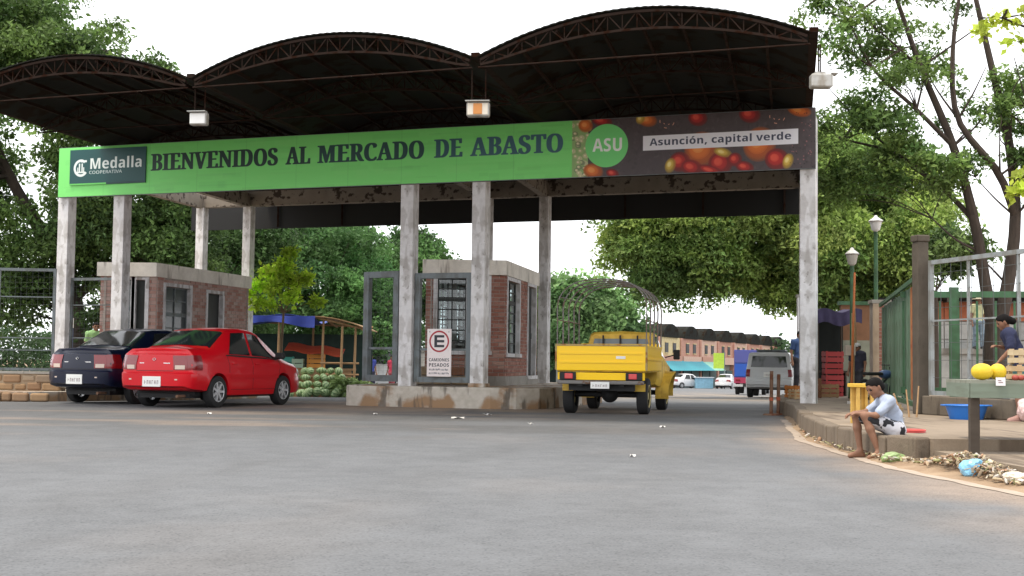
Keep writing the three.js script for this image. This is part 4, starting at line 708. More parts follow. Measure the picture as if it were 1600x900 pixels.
function handBones(wrist, dir, up, s, curl = 0.5, flip = 1) {   // palm, four unequal fingers, thumb from the side of the palm
  const d = norm(dir), side = norm(cross(d, up)), n = norm(cross(side, d)), out = [], L = 0.085 * s, palmEnd = addv(wrist, mulv(d, L));
  for (const o of [-0.026, -0.009, 0.009, 0.026]) out.push([addv(wrist, mulv(side, o * s * 0.7)), addv(palmEnd, mulv(side, o * s)), 0.014 * s, 0.0115 * s]);
  [[-0.03, 0.062], [-0.011, 0.076], [0.010, 0.07], [0.029, 0.052]].forEach(([o, l]) => {
    const b = addv(palmEnd, mulv(side, o * s)), d1 = norm(addv(d, mulv(n, -curl * 0.6))), p1 = addv(b, mulv(d1, l * 0.5 * s)), d2 = norm(addv(d, mulv(n, -curl * 1.8))), p2 = addv(p1, mulv(d2, l * 0.5 * s));
    out.push([b, p1, 0.0095 * s, 0.0088 * s], [p1, p2, 0.0088 * s, 0.0075 * s]);
  });
  const tb = addv(addv(wrist, mulv(d, 0.03 * s)), mulv(side, -0.03 * s * flip)), t1 = addv(tb, mulv(norm(addv(mulv(d, 0.7), addv(mulv(side, -0.7 * flip), mulv(n, -0.3)))), 0.038 * s)), t2 = addv(t1, mulv(norm(addv(d, addv(mulv(side, -0.15 * flip), mulv(n, -0.3)))), 0.03 * s));
  out.push([tb, t1, 0.013 * s, 0.0105 * s], [t1, t2, 0.0105 * s, 0.0085 * s]); return out;
}
function headBones(c, fwd, up, s) {              // c: centre of the skull, s: head height
  const f = norm(fwd), u = norm(sub(up, mulv(f, dot(up, f)))), r = norm(cross(f, u)), P = (a, b, d) => addv(c, addv(mulv(f, a * s), addv(mulv(u, b * s), mulv(r, d * s))));
  return { P, f, u, r, bones: [[P(-0.06, 0.12, 0), P(0.08, 0.14, 0), 0.36 * s, 0.33 * s], [P(0.05, -0.05, 0), P(0.12, -0.3, 0), 0.31 * s, 0.17 * s], [P(0.14, -0.1, 0.1), P(0.14, -0.1, -0.1), 0.22 * s, 0.22 * s], [P(0.375, 0.03, 0), P(0.435, -0.115, 0), 0.03 * s, 0.055 * s], [P(0.3, -0.235, 0.06), P(0.3, -0.235, -0.06), 0.045 * s, 0.045 * s], [P(0.25, -0.37, 0), P(0.24, -0.37, 0), 0.09 * s, 0.09 * s], [P(-0.02, 0.05, 0.355), P(-0.04, -0.1, 0.34), 0.055 * s, 0.04 * s], [P(-0.02, 0.05, -0.355), P(-0.04, -0.1, -0.34), 0.055 * s, 0.04 * s], [P(0.33, 0.09, 0.13), P(0.33, 0.09, 0.2), 0.04 * s, 0.04 * s], [P(0.33, 0.09, -0.13), P(0.33, 0.09, -0.2), 0.04 * s, 0.04 * s]] };
}
// J: joints (local, metres, y up). A figure facing any way; side 0 = its left, 1 = its right
function person(label, pos, turn, J, o) {
  const p = thing('person', label, 'person', pos, turn), s = o.scale ?? 1, cell = o.cell ?? 0.014, B = [], shirt = [], legs = [];
  const hipC = mixv(J.hip[0], J.hip[1], 0.5), shC = mixv(J.shoulder[0], J.shoulder[1], 0.5), mid = J.spine ?? mixv(hipC, shC, 0.5), fat = o.build ?? 1;
  const sideV = norm(sub(J.shoulder[1], J.shoulder[0])), W = s * fat;
  const torso = []; for (const q of [-1, 1]) { torso.push([addv(hipC, mulv(sideV, q * 0.07 * W)), addv(mid, mulv(sideV, q * 0.055 * W)), 0.105 * W, 0.095 * W], [addv(mid, mulv(sideV, q * 0.055 * W)), addv(shC, mulv(sideV, q * 0.085 * W)), 0.095 * W, 0.085 * W]); }
  for (const q of [0, 1]) torso.push([shC, J.shoulder[q], 0.075 * W, 0.06 * W]);
  torso.push([J.hip[0], J.hip[1], 0.105 * W, 0.105 * W]);
  const upperArms = [0, 1].map(q => [J.shoulder[q], J.elbow[q], 0.052 * W, 0.039 * s]), fore = [0, 1].map(q => [J.elbow[q], J.wrist[q], 0.038 * s, 0.025 * s]);
  const thighs = [0, 1].map(q => [J.hip[q], J.knee[q], 0.085 * W, 0.055 * s]), calves = [0, 1].flatMap(q => [[J.knee[q], mixv(J.knee[q], J.ankle[q], 0.35), 0.052 * s, 0.055 * s], [mixv(J.knee[q], J.ankle[q], 0.35), J.ankle[q], 0.055 * s, 0.034 * s]]);
  const feet = [0, 1].flatMap(q => { const f = norm(J.foot[q]), a = J.ankle[q], h = addv(a, [-f[0] * 0.03 * s, -0.055 * s, -f[2] * 0.03 * s]), t = addv(a, [f[0] * 0.15 * s, -0.062 * s, f[2] * 0.15 * s]); return [[a, h, 0.035 * s, 0.034 * s], [h, t, 0.034 * s, 0.026 * s], [a, t, 0.034 * s, 0.024 * s]]; });
  const hs = 0.235 * s * (o.headScale ?? 1), hd = headBones(J.head, J.look, J.headUp ?? [0, 1, 0], hs);
  const hands = o.noHands ? [] : [0, 1].flatMap(q => handBones(J.wrist[q], J.hand?.[q] ?? sub(J.wrist[q], J.elbow[q]), J.handUp?.[q] ?? [0, 1, 0], s * (o.handScale ?? 1), o.curl ?? 0.6, q ? -1 : 1));
  const neck = [[addv(shC, [0, 0.02 * s, 0]), hd.P(-0.05, -0.2, 0), 0.056 * s, 0.05 * s]];
  const coarse = [...torso, ...neck, ...upperArms, ...fore, ...thighs, ...calves, ...feet];
  // one continuous surface: coarse body with finer head and hands merged into its geometry
  const gB = (() => { const f = field(coarse, 0.03 * s), [a, b] = bounds(coarse, 0.04); return surfaceNet(f, a, b, cell); })();
  const hb = [...hd.bones, ...neck], gH = (() => { const f = field(hb, 0.028 * s), [a, b] = bounds(hb, 0.03), ey = [0.14, -0.14].map(q => hd.P(0.40, 0.03, q)); return surfaceNet((x, y, z) => { let d = f(x, y, z); for (const e of ey) d = Math.max(d, 0.024 * s - Math.hypot(x - e[0], y - e[1], z - e[2])); return d; }, a, b, o.fine ?? cell * 0.6); })();
  const gs = [gB, gH]; if (hands.length) { for (const q of [0, 1]) { const n = hands.length / 2, hbq = [...hands.slice(q * n, q * n + n), [mixv(J.elbow[q], J.wrist[q], 0.7), J.wrist[q], 0.03 * s, 0.025 * s]], f = field(hbq, 0.008), [a, b] = bounds(hbq, 0.02); gs.push(surfaceNet(f, a, b, o.handCell ?? Math.max(0.0045, cell * 0.4))); } }
  const body = obj('body', mergeGeometries(gs.map(g => { g.setAttribute('uv', new THREE.Float32BufferAttribute(new Float32Array(g.attributes.position.count * 2), 2)); return g; })), o.skin ?? mat.skin, p);
  for (const q of [0.14, -0.14]) obj('eye', new THREE.SphereGeometry(0.018 * s, 8, 6).translate(...hd.P(0.335, 0.03, q)), mat.eye, p);
  obj('mouth', bar(hd.P(0.345, -0.235, 0.07), hd.P(0.345, -0.235, -0.07), 0.007 * s), mat.lip, p);
  // clothes
  const sl = o.sleeve ?? 0.6, shirtB = [...torso, ...upperArms.map(([a, b, r0, r1]) => [a, mixv(a, b, sl), r0 * 1.08, r1 * 1.22]), ...(o.longSleeve ? fore.map(([a, b, r0, r1]) => [a, mixv(a, b, 0.95), r0 * 1.15, r1 * 1.3]) : [])];
  if (o.longSleeve) upperArms.forEach(([a, b, r0, r1]) => shirtB.push([a, b, r0 * 1.08, r1 * 1.15]));
  const hem = norm(sub(shC, hipC)), hemP = addv(hipC, mulv(hem, o.hem ?? -0.06 * s));
  skinMesh('shirt', shirtB, o.shirt, p, cell, { inflate: 0.018 * s, fold: 0.03 * s, cut: (x, y, z) => -dot([x - hemP[0], y - hemP[1], z - hemP[2]], hem) + 0.006 * Math.sin(x * 60 + z * 45) });
  if (o.skirt) skinMesh('skirt', [[J.hip[0], mixv(J.knee[0], hipC, 0.12), 0.11 * W, 0.12 * W], [J.hip[1], mixv(J.knee[1], hipC, 0.12), 0.11 * W, 0.12 * W], [hipC, mixv(mixv(J.knee[0], J.knee[1], 0.5), hipC, 0.12), 0.12 * W, 0.13 * W]], o.trousers, p, cell, { inflate: 0.012 });
  else { const pl = o.legLen ?? 2, pb = [...thighs.map(([a, b, r0, r1]) => [a, pl >= 1 ? b : mixv(a, b, pl), r0, r1 * 1.15]), [J.hip[0], J.hip[1], 0.11 * W, 0.11 * W], ...(pl > 1 ? [0, 1].map(q => [J.knee[q], mixv(J.knee[q], J.ankle[q], 0.94), 0.058 * s, 0.05 * s]) : [])]; skinMesh(pl > 1 ? 'trousers' : 'shorts', pb, o.trousers, p, cell, { inflate: 0.022 * s, fold: 0.026 * s }); }
  if (o.shoes) skinMesh('shoes', feet.filter((_, i) => i % 3), o.shoes, p, cell, { inflate: 0.012 });
  const cs = o.fine ?? cell * 0.6;
  if (o.cap) { const cb = [[hd.P(-0.05, 0.17, 0), hd.P(0.07, 0.18, 0), 0.36 * hs, 0.33 * hs]], q = hd.P(0, 0.17, 0); skinMesh('cap', cb, o.cap, p, cs, { inflate: 0.012, cut: (x, y, z) => -dot([x - q[0], y - q[1], z - q[2]], hd.u) }); obj('cap_brim', new THREE.CylinderGeometry(0.075 * s, 0.08 * s, 0.012, 18).scale(1, 1, 1).applyQuaternion(new THREE.Quaternion().setFromUnitVectors(UP, v3(...hd.u))).translate(...hd.P(0.42, 0.19, 0)), o.cap, p); }
  if (o.hat) { obj('hat', [new THREE.CylinderGeometry(0.06 * s, 0.1 * s, 0.1 * s, 20).translate(...hd.P(0, 0.5, 0)), new THREE.CylinderGeometry(0.2 * s, 0.21 * s, 0.015, 24).translate(...hd.P(0, 0.3, 0))], o.hat, p); }
  { const q = hd.P(0.16, 0.2, 0), nn = norm(addv(mulv(hd.f, -0.62), mulv(hd.u, 0.78))), hb2 = [[hd.P(-0.07, 0.13, 0), hd.P(0.07, 0.15, 0), 0.375 * hs, 0.345 * hs], ...(o.hair === 'bun' ? [[hd.P(-0.45, 0.05, 0), hd.P(-0.55, -0.1, 0), 0.035 * s, 0.045 * s]] : o.hair === 'long' ? [[hd.P(-0.3, 0, 0.1), hd.P(-0.3, -0.6, 0.1), 0.05 * s, 0.04 * s], [hd.P(-0.3, 0, -0.1), hd.P(-0.3, -0.6, -0.1), 0.05 * s, 0.04 * s]] : [[hd.P(-0.2, -0.05, 0.12), hd.P(-0.2, -0.05, -0.12), 0.05 * s, 0.05 * s]])];
    skinMesh('hair', hb2, o.hairMat ?? mat.hair, p, cs, { inflate: 0.008 * s, cut: (x, y, z) => -dot([x - q[0], y - q[1], z - q[2]], nn) - 0.085 * s * 0 + (0.006 * Math.sin(x * 90) + 0.006 * Math.sin(y * 80 + z * 70)) - 0.02 * s }); }
  return p;
}
function standJoints(h, { lean = 0, stride = 0.1, look = [0, -0.1, 1], arms } = {}) {   // facing +z, x to its left
  const k = h / 1.7, f = (x, y, z) => [x * k, y * k, z * k];
  return { hip: [f(0.095, 0.9, 0), f(-0.095, 0.9, 0)], knee: [f(0.1, 0.49, 0.02 + stride), f(-0.1, 0.49, 0.04 - stride * 0.5)], ankle: [f(0.105, 0.075, stride * 1.2), f(-0.105, 0.075, -stride * 1.3)], foot: [[0.15, 0, 1], [-0.15, 0, 1]], shoulder: [f(0.19, 1.4, lean), f(-0.19, 1.4, lean)], elbow: arms?.elbow?.map(q => f(...q)) ?? [f(0.25, 1.12, lean - 0.02), f(-0.25, 1.12, lean - 0.02)], wrist: arms?.wrist?.map(q => f(...q)) ?? [f(0.26, 0.87, lean + 0.07), f(-0.26, 0.87, lean + 0.07)], head: f(0, 1.59, lean * 1.25 + 0.02), look };
}
// the seated boy: joints in world axes relative to his seat (x right, y up, z towards the viewer)
{
  const J = { hip: [[0.02, 0.30, 0.09], [0.04, 0.30, -0.08]], knee: [[-0.30, 0.43, 0.13], [-0.34, 0.43, -0.07]], ankle: [[-0.17, 0.075, 0.17], [-0.30, 0.075, -0.05]], foot: [[-1, 0, 0.35], [-1, 0, 0.2]], spine: [-0.0, 0.45, 0], shoulder: [[-0.07, 0.57, 0.145], [-0.055, 0.57, -0.13]], elbow: [[-0.2, 0.44, 0.19], [-0.22, 0.46, -0.12]], wrist: [[-0.375, 0.455, 0.10], [-0.385, 0.455, 0.02]], hand: [[-1, -0.15, -0.5], [-1, -0.3, 0.3]], handUp: [[0, 1, 0.2], [0, 1, 0]], head: [-0.17, 0.705, 0.03], look: [-0.9, -0.42, 0.28], headUp: [-0.45, 1, 0] };
  const shirtM = N([0.40, 0.46, 0.58], 0.95), shortsM = M([1, 1, 1], 0.9, { map: tex(128, (u, v) => { const a = fbm(u * 6, v * 6, 501, 3, 6); return a > 0.54 ? [0.02, 0.02, 0.025] : [0.55, 0.55, 0.6]; }) });
  UVS.set(shortsM, 2.2);
  person('boy in pale blue shirt and patterned shorts sitting on the kerb', [3.80, -0.005, 13.45], 0, J, { scale: 0.74, cell: 0.0095, fine: 0.0055, headScale: 1.13, handScale: 0.95, shirt: shirtM, trousers: shortsM, legLen: 0.85, hem: -0.05, skin: mat.skin, build: 1.02, sleeve: 0.75, shoes: null });
}
// fruit seller bending over her table, facing left
{
  const J = standJoints(1.36, { lean: 0.2, stride: 0.04, look: [0, -0.35, 1], arms: { elbow: [[0.26, 1.16, 0.2], [-0.24, 1.16, 0.12]], wrist: [[0.2, 0.98, 0.36], [-0.12, 1.2, 0.32]] } });
  person('woman in navy top and skirt standing behind the fruit table', [6.58, 0.235, 17.35], -1.75, J, { scale: 0.86, cell: 0.012, fine: 0.008, shirt: N([0.022, 0.028, 0.075], 0.9), trousers: N([0.06, 0.16, 0.15], 0.9), skirt: true, hair: 'bun', skin: mat.skin, sleeve: 0.85, shoes: M([0.35, 0.2, 0.17], 0.7) });
  const J2 = standJoints(1.48, { lean: 0.1, stride: 0.02 });
  person('person in yellow top at the right edge behind the fruit table', [7.02, 0.235, 17.5], -1.3, J2, { scale: 0.86, cell: 0.016, shirt: N([0.62, 0.58, 0.25], 0.9), trousers: N([0.5, 0.3, 0.3], 0.9), hair: 'long' });
}
person('man in grey cap and navy shirt beside the leaning poles', [7.05, 0.24, 27.4], -0.7, standJoints(1.14, { stride: 0.05 }), { scale: 0.72, cell: 0.014, shirt: N([0.03, 0.03, 0.05], 0.9), trousers: N([0.05, 0.05, 0.06], 0.9), cap: N([0.5, 0.48, 0.46], 0.9), shoes: mat.black });
person('man in pale yellow shirt, jeans and straw hat on the loading platform behind the fence', [13.75, 1.5, 39.6], 0.2, standJoints(1.5, { stride: 0.06 }), { scale: 0.88, cell: 0.02, shirt: N([0.55, 0.55, 0.32], 0.9), trousers: N([0.18, 0.24, 0.30], 0.9), hat: N([0.55, 0.50, 0.38], 0.9), shoes: mat.black });
person('person in blue shirt standing by the white van', [-6.05, G(58), 58], 0.6, standJoints(1.6, { stride: 0.09 }), { scale: 0.94, cell: 0.024, shirt: N([0.04, 0.06, 0.30], 0.9), trousers: N([0.03, 0.03, 0.06], 0.9), shoes: mat.black });
person('person in pink red shirt standing by the white van', [-5.15, G(58.5), 58.5], -0.5, standJoints(1.58, { stride: 0.06 }), { scale: 0.93, cell: 0.024, shirt: N([0.55, 0.05, 0.10], 0.9), trousers: N([0.40, 0.10, 0.12], 0.9), shoes: mat.black });
person('person in light green shirt standing behind the dark blue sedan', [-10.2, 0.2, 33], 0.5, standJoints(1.58, { stride: 0.03 }), { scale: 0.93, cell: 0.018, shirt: N([0.30, 0.52, 0.22], 0.9), trousers: N([0.06, 0.07, 0.09], 0.9), shoes: mat.black });
person('person in dark blue shirt beyond the right gate column', [7.62, 0.24, 35.5], 0.2, standJoints(1.6, { stride: 0.05 }), { scale: 0.94, cell: 0.02, shirt: N([0.05, 0.10, 0.24], 0.9), trousers: N([0.04, 0.04, 0.05], 0.9), shoes: mat.black });
// ---------------------------------------------------------------- right side: posts, fences, stall, table, litter
{
  const p = thing('fence_post', 'dark weathered square concrete post beside the green sheet fence', 'post', [5.95, 0.24, 19.55], 0.2); obj('shaft', rbx(0.18, 2.5, 0.18, 0.02, 0, 1.25, 0), M([0.30, 0.26, 0.22], 0.95, { map: concT }), p); obj('cap', rbx(0.21, 0.1, 0.21, 0.02, 0, 2.55, 0), M([0.30, 0.26, 0.22], 0.95, { map: concT }), p);
  const w = thing('fence_base_wall', 'low dirty concrete wall under the pale wire fence behind the blue basin', 'wall', [6.02, 0.24, 19.45], wallTurn([6.02, 19.45], [6.9, 16.2])); obj('wall_block', rbx(3.4, 0.27, 0.2, 0.02, 1.7, 0.135, 0), M([0.42, 0.36, 0.30], 0.95, { map: concT }), w);
  framePanel('wire_fence', 'pale wire mesh fence with a sloping top rail behind the fruit seller', [6.06, 19.4], [6.9, 16.2], 0.52, 2.46, { r: 0.03, mesh: 0.25, posts: [0.28, 0.62], rails: [0.55], m: mat.paleSteel, wire: 0.006 });
  // green sheet fence running in from the post
  const a = [7.95, 28.8], b = [6.02, 19.8], f = thing('sheet_fence', 'green painted sheet-metal fence receding to the brick pillar', 'fence', [a[0], 0.24, a[1]], wallTurn(a, b)), W = Math.hypot(a[0] - b[0], a[1] - b[1]), r = rng(81);
  for (let i = 0, n = 26; i < n; i++) obj('sheet', bx(W / n - 0.015, 1.75 + r() * 0.05, 0.02, W * (i + 0.5) / n, 1.05, r() * 0.02), i % 7 === 4 ? mat.greenPaint : i === 22 ? M([0.45, 0.16, 0.05], 0.8, { map: rustT }) : mat.greenPale, f);
  for (const y of [0.12, 2.0]) obj('rail', bx(W, 0.07, 0.05, W / 2, y, 0.05), mat.greenPaint, f);
  // green barred fence behind the wire fence
  const a2 = [6.45, 22.3], b2 = [9.2, 21.6], f2 = thing('bar_fence', 'green barred fence with a broad post seen through the wire fence', 'fence', [a2[0], 0.24, a2[1]], wallTurn(a2, b2)), W2 = Math.hypot(a2[0] - b2[0], a2[1] - b2[1]);
  for (const x of [0.85, 2.3]) obj('post', bx(0.15, 2.0, 0.12, x, 1.0, 0), mat.greenPaint, f2);
  for (let x = 0.05; x < W2; x += 0.29) obj('upright', bx(0.035, 1.55, 0.03, x, 1.0, 0), mat.greenPaint, f2);
  for (const y of [0.3, 1.88]) obj('rail', bx(W2, 0.1, 0.05, W2 / 2, y, 0.03), mat.greenPaint, f2);
  // brick pillar
  const bp = thing('brick_pillar', 'narrow brick pillar with plastered side at the end of the green fence', 'pillar', [8.0, 0.24, 29.2], -0.05);
  obj('core', bx(0.36, 2.05, 0.36, 0, 1.025, 0), mat.mortar, bp); brickPatch(bp, -0.06, 0.18, 0, 2.05, 0.178, rng(83)); obj('plaster', bx(0.13, 2.05, 0.02, -0.122, 1.025, 0.185), N([0.5, 0.38, 0.27], 0.9), bp); obj('cap', rbx(0.42, 0.08, 0.42, 0.01, 0, 2.09, 0), mat.concrete, bp);
  const bw = thing('yard_wall', 'green-grey yard wall with a brown top between stall and brick pillar', 'wall', [7.98, 0.2, 32.4], 0.0);
  obj('lower', bx(1.1, 1.35, 0.15, 0.5, 0.68, 0), N([0.30, 0.31, 0.24], 0.9), bw); obj('upper', bx(1.1, 0.85, 0.14, 0.5, 1.78, 0), N([0.26, 0.13, 0.07], 0.9), bw); obj('coping', bx(1.2, 0.09, 0.22, 0.5, 2.25, 0), mat.greenPaint, bw);
}
{ // shed wall and loading platform far behind the fence
  const s = thing('block_shed', 'grey block shed with orange brick band behind the fences', 'shed', [12.4, 0.1, 43.5], 0), r = rng(91), cs = [[0.42, 0.41, 0.38], [0.36, 0.355, 0.33], [0.47, 0.45, 0.41]].map(c => N(c, 0.95)), os = [[0.42, 0.13, 0.06], [0.34, 0.12, 0.07]].map(c => N(c, 0.95));
  obj('core', bx(7.2, 3.0, 0.2, 3.5, 1.5, -0.1), mat.mortar, s);
  for (let j = 0; j < 4; j++) for (let i = 0; i < 9; i++) obj('block_panel', bx(0.76, 0.55, 0.06, 0.4 + i * 0.79, 0.3 + j * 0.58, 0.03), cs[Math.floor(r() * 3)], s);
  for (let i = 0; i < 9; i++) obj('brick_panel', bx(0.76, 0.62, 0.06, 0.4 + i * 0.79, 2.66, 0.03), os[Math.floor(r() * 2)], s);
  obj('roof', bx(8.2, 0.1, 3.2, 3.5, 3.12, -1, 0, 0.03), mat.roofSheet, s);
  for (let i = 0; i < 6; i++) obj('rafter_end', bx(0.08, 0.14, 0.5, 0.2 + i * 1.35, 3.0, 0.4), mat.woodDark, s);
  const q = thing('loading_platform', 'concrete loading platform in front of the block shed', 'platform', [12.2, 0.1, 40.6], 0); obj('slab', bx(5.2, 0.16, 2.2, 2.6, 1.32, 0), mat.concrete, q); for (let i = 0; i < 4; i++) obj('support', bx(1.25, 1.24, 2.0, 0.65 + i * 1.3, 0.62, 0), cs[i % 3], q);
}
// lamp posts
function lampPost(label, x, d, base, h, m, sz, white) {
  const l = thing('lamp_post', label, 'lamp post', [x, base, d], 0, 'market lamp posts'); obj('pole', [bar([0, 0, 0], [0, h - 0.3, 0], 0.06, 0.045, 12), bar([0, 0, 0], [0, 0.4, 0], 0.09, 0.075, 12)], m, l);
  obj('lantern', new THREE.LatheGeometry([[0.04, -0.3], [0.06, -0.28], [0.1 * sz, -0.26], [0.15 * sz, -0.06], [0.13 * sz, -0.04]].map(q => new THREE.Vector2(...q)), 6).translate(0, h, 0), white, l);
  obj('lantern_roof', new THREE.LatheGeometry([[0.0, 0.1], [0.03, 0.09], [0.05, 0.05], [0.17 * sz, -0.03], [0.18 * sz, -0.06], [0.0, -0.05]].map(q => new THREE.Vector2(...q)), 6).translate(0, h, 0), M([0.6, 0.6, 0.6], 0.5), l); return l;
}
lampPost('tall green lamp post with white lantern before the leafy tree', 8.68, 32, 0.2, 4.25, mat.greenPaint, 1.0, M([0.75, 0.75, 0.75], 0.4));
lampPost('shorter lamp post with weathered lantern above the dark stall', 7.35, 29, 0.2, 3.2, mat.greenPaint, 0.9, M([0.5, 0.47, 0.42], 0.6));
{ const a = thing('leaning_pole', 'thin orange pole leaning beside the shorter lamp post', 'pole', [6.72, 0.24, 26.6]); obj('shaft', bar([0, 0, 0], [0.1, 2.55, -0.1], 0.028, 0.022), M([0.5, 0.15, 0.04], 0.7, { map: woodT }), a);
  const b = thing('wooden_pole', 'pale wooden pole with a small box nailed to it', 'pole', [6.82, 0.24, 26.9]); obj('shaft', bar([0, 0, 0], [0.02, 1.75, 0], 0.04, 0.035), mat.woodPale, b); obj('box', rbx(0.2, 0.2, 0.12, 0.01, -0.06, 1.0, 0.06), N([0.5, 0.42, 0.34], 0.8), b);
  const c = thing('wooden_pole', 'brownish wooden pole behind the shorter lamp post', 'pole', [7.55, 0.24, 29.3]); obj('shaft', bar([0, 0, 0], [-0.12, 2.9, 0], 0.035, 0.025), mat.wood, c); }
// dark stall by the right column
function crate(label, pos, turn, [w, h, d], m, group, n = 3) {
  const c = thing('crate', label, 'crate', pos, turn, group);
  for (const sx of [-1, 1]) for (const sz of [-1, 1]) obj('corner_post', bx(0.035, h, 0.035, sx * (w / 2 - 0.03), h / 2, sz * (d / 2 - 0.03)), m, c);
  for (let j = 0; j < n; j++) { const sh = h / n - 0.025, y = (j + 0.5) * h / n; for (const s of [-1, 1]) { obj('slat', bx(w, sh, 0.012, 0, y, s * (d / 2 - 0.006)), m, c); obj('slat', bx(0.012, sh, d - 0.026, s * (w / 2 - 0.006), y, 0), m, c); } }
  obj('bottom', bx(w - 0.04, 0.015, d - 0.04, 0, 0.02, 0), m, c); return c;
}
{
  const s = thing('market_stall', 'dark stall under a purple tarpaulin beside the right gate column', 'stall', [7.02, 0.2, 31.4]); s.scale.x = 0.66;
  for (const [x, z] of [[0, 0], [1.25, 0], [0, -2], [1.25, -2]]) obj('post', bar([x, 0, -z * 0.6 - 0.6], [x, 2.0, -z * 0.6 - 0.6], 0.035), mat.woodDark, s);
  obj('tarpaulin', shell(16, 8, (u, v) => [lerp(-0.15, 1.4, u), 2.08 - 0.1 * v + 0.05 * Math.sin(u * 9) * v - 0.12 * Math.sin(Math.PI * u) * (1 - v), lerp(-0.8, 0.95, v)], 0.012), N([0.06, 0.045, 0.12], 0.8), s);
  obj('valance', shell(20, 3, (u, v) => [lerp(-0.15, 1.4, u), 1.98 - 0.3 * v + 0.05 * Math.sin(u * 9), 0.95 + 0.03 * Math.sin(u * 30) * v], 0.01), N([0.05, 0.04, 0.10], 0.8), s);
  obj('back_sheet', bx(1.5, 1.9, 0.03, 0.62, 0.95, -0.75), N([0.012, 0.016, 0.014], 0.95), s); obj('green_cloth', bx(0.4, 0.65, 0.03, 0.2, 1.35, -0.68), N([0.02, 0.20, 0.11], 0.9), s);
  obj('counter', [bx(1.2, 0.05, 0.5, 0.6, 0.6, -0.1), bx(0.05, 0.6, 0.45, 0.05, 0.3, -0.1), bx(0.05, 0.6, 0.45, 1.15, 0.3, -0.1)], mat.woodDark, s);
  const g = 'red crates stacked in the dark stall';
  for (let i = 0; i < 4; i++) crate(['bottom', 'second lowest', 'second highest', 'top'][i] + ' red plastic crate of the stack in the dark stall', [7.38, 0.2 + i * 0.27, 30.9], 0.1 * (i % 2), [0.42, 0.26, 0.32], M([0.33, 0.03, 0.03], 0.5), g, 2);
  crate('brown slatted crate on the pavement before the dark stall', [6.85, 0.24, 29.4], 0.3, [0.5, 0.3, 0.36], mat.wood, 'wooden crates by the dark stall');
  crate('dark slatted crate beside the right gate column', [6.45, 0.24, 29.0], -0.2, [0.46, 0.42, 0.36], M([0.22, 0.1, 0.05], 0.9, { map: woodT }), 'wooden crates by the dark stall');
  crate('orange slatted crate lying by the road inside the gate', [6.12, G(28.6) + 0.24, 28.6], 0.5, [0.5, 0.28, 0.36], M([0.60, 0.22, 0.05], 0.8, { map: woodT }), 'wooden crates by the dark stall');
  crate('pale low slatted crate nearest the rusty bollards', [5.95, 0.24, 27.6], 0.2, [0.44, 0.2, 0.34], mat.woodPale, 'wooden crates by the dark stall');
  const r = rng(95);
  for (let i = 0; i < 5; i++) { const k = thing('plank', ['long pale plank lying on the pavement before the stall', 'short pale plank lying on the pavement before the stall', 'split brown plank on the pavement near the right gate column', 'grey plank lying nearest the right gate column', 'thin cream plank on the pavement behind the yellow stand'][i], 'plank', [5.9 + i * 0.17, 0.243, 21.2 + i * 0.9], r() * 3); obj('board', bx(0.5 + r() * 0.5, 0.03 + r() * 0.05, 0.12, 0, 0.03, 0), [mat.woodPale, mat.woodPale, mat.wood, N([0.5, 0.48, 0.44]), mat.woodPale][i], k); }
  for (const [x, d, h, l] of [[4.83, 25.0, 0.82, 'taller rusty pipe bollard standing in the road near the right column'], [5.02, 25.3, 0.76, 'shorter rusty pipe bollard standing in the road near the right column']]) { const b = thing('bollard', l, 'bollard', [x, 0, d], 0, 'rusty pipe bollards'); obj('pipe', bar([0, 0, 0], [0.01, h, 0], 0.034, 0.034, 12), mat.rusty, b); obj('foot_plate', new THREE.CylinderGeometry(0.13, 0.16, 0.03, 16).translate(0, 0.015, 0), mat.rusty, b); obj('band', new THREE.CylinderGeometry(0.038, 0.038, 0.06, 12).translate(0.004, 0.3, 0), M([0.4, 0.09, 0.04], 0.8), b); }
}
{ // yellow slatted stand behind the boy
  const c = thing('slatted_stand', 'tall yellow wooden slatted stand behind the seated boy', 'stand', [4.17, 0.24, 16.0], 0.15);
  for (const sx of [-1, 1]) for (const sz of [-1, 1]) obj('leg', bx(0.035, 0.43, 0.035, sx * 0.085, 0.215, sz * 0.085), mat.woodYellow, c);
  for (let i = -1; i <= 1; i++) obj('slat', bx(0.045, 0.42, 0.012, i * 0.055, 0.21, -0.1), mat.woodYellow, c);
  obj('top', rbx(0.25, 0.045, 0.24, 0.008, -0.01, 0.45, 0), M([0.78, 0.5, 0.06], 0.7, { map: woodT }), c);
  obj('stretcher', bx(0.14, 0.04, 0.014, 0, 0.1, 0.085), mat.woodYellow, c);
  const s = rng(97); for (let i = 0; i < 3; i++) { const k = thing('stick', ['leftmost', 'middle', 'rightmost'][i] + ' of three sticks leaning on the green fence behind the boy', 'stick', [5.28 + i * 0.1, 0.24, 18.2], 0, 'sticks leaning on the fence'); obj('shaft', bar([0, 0, 0], [-0.08 + i * 0.07, 0.32 + 0.05 * i, -0.1], 0.014, 0.01, 6), mat.wood, k); }
}
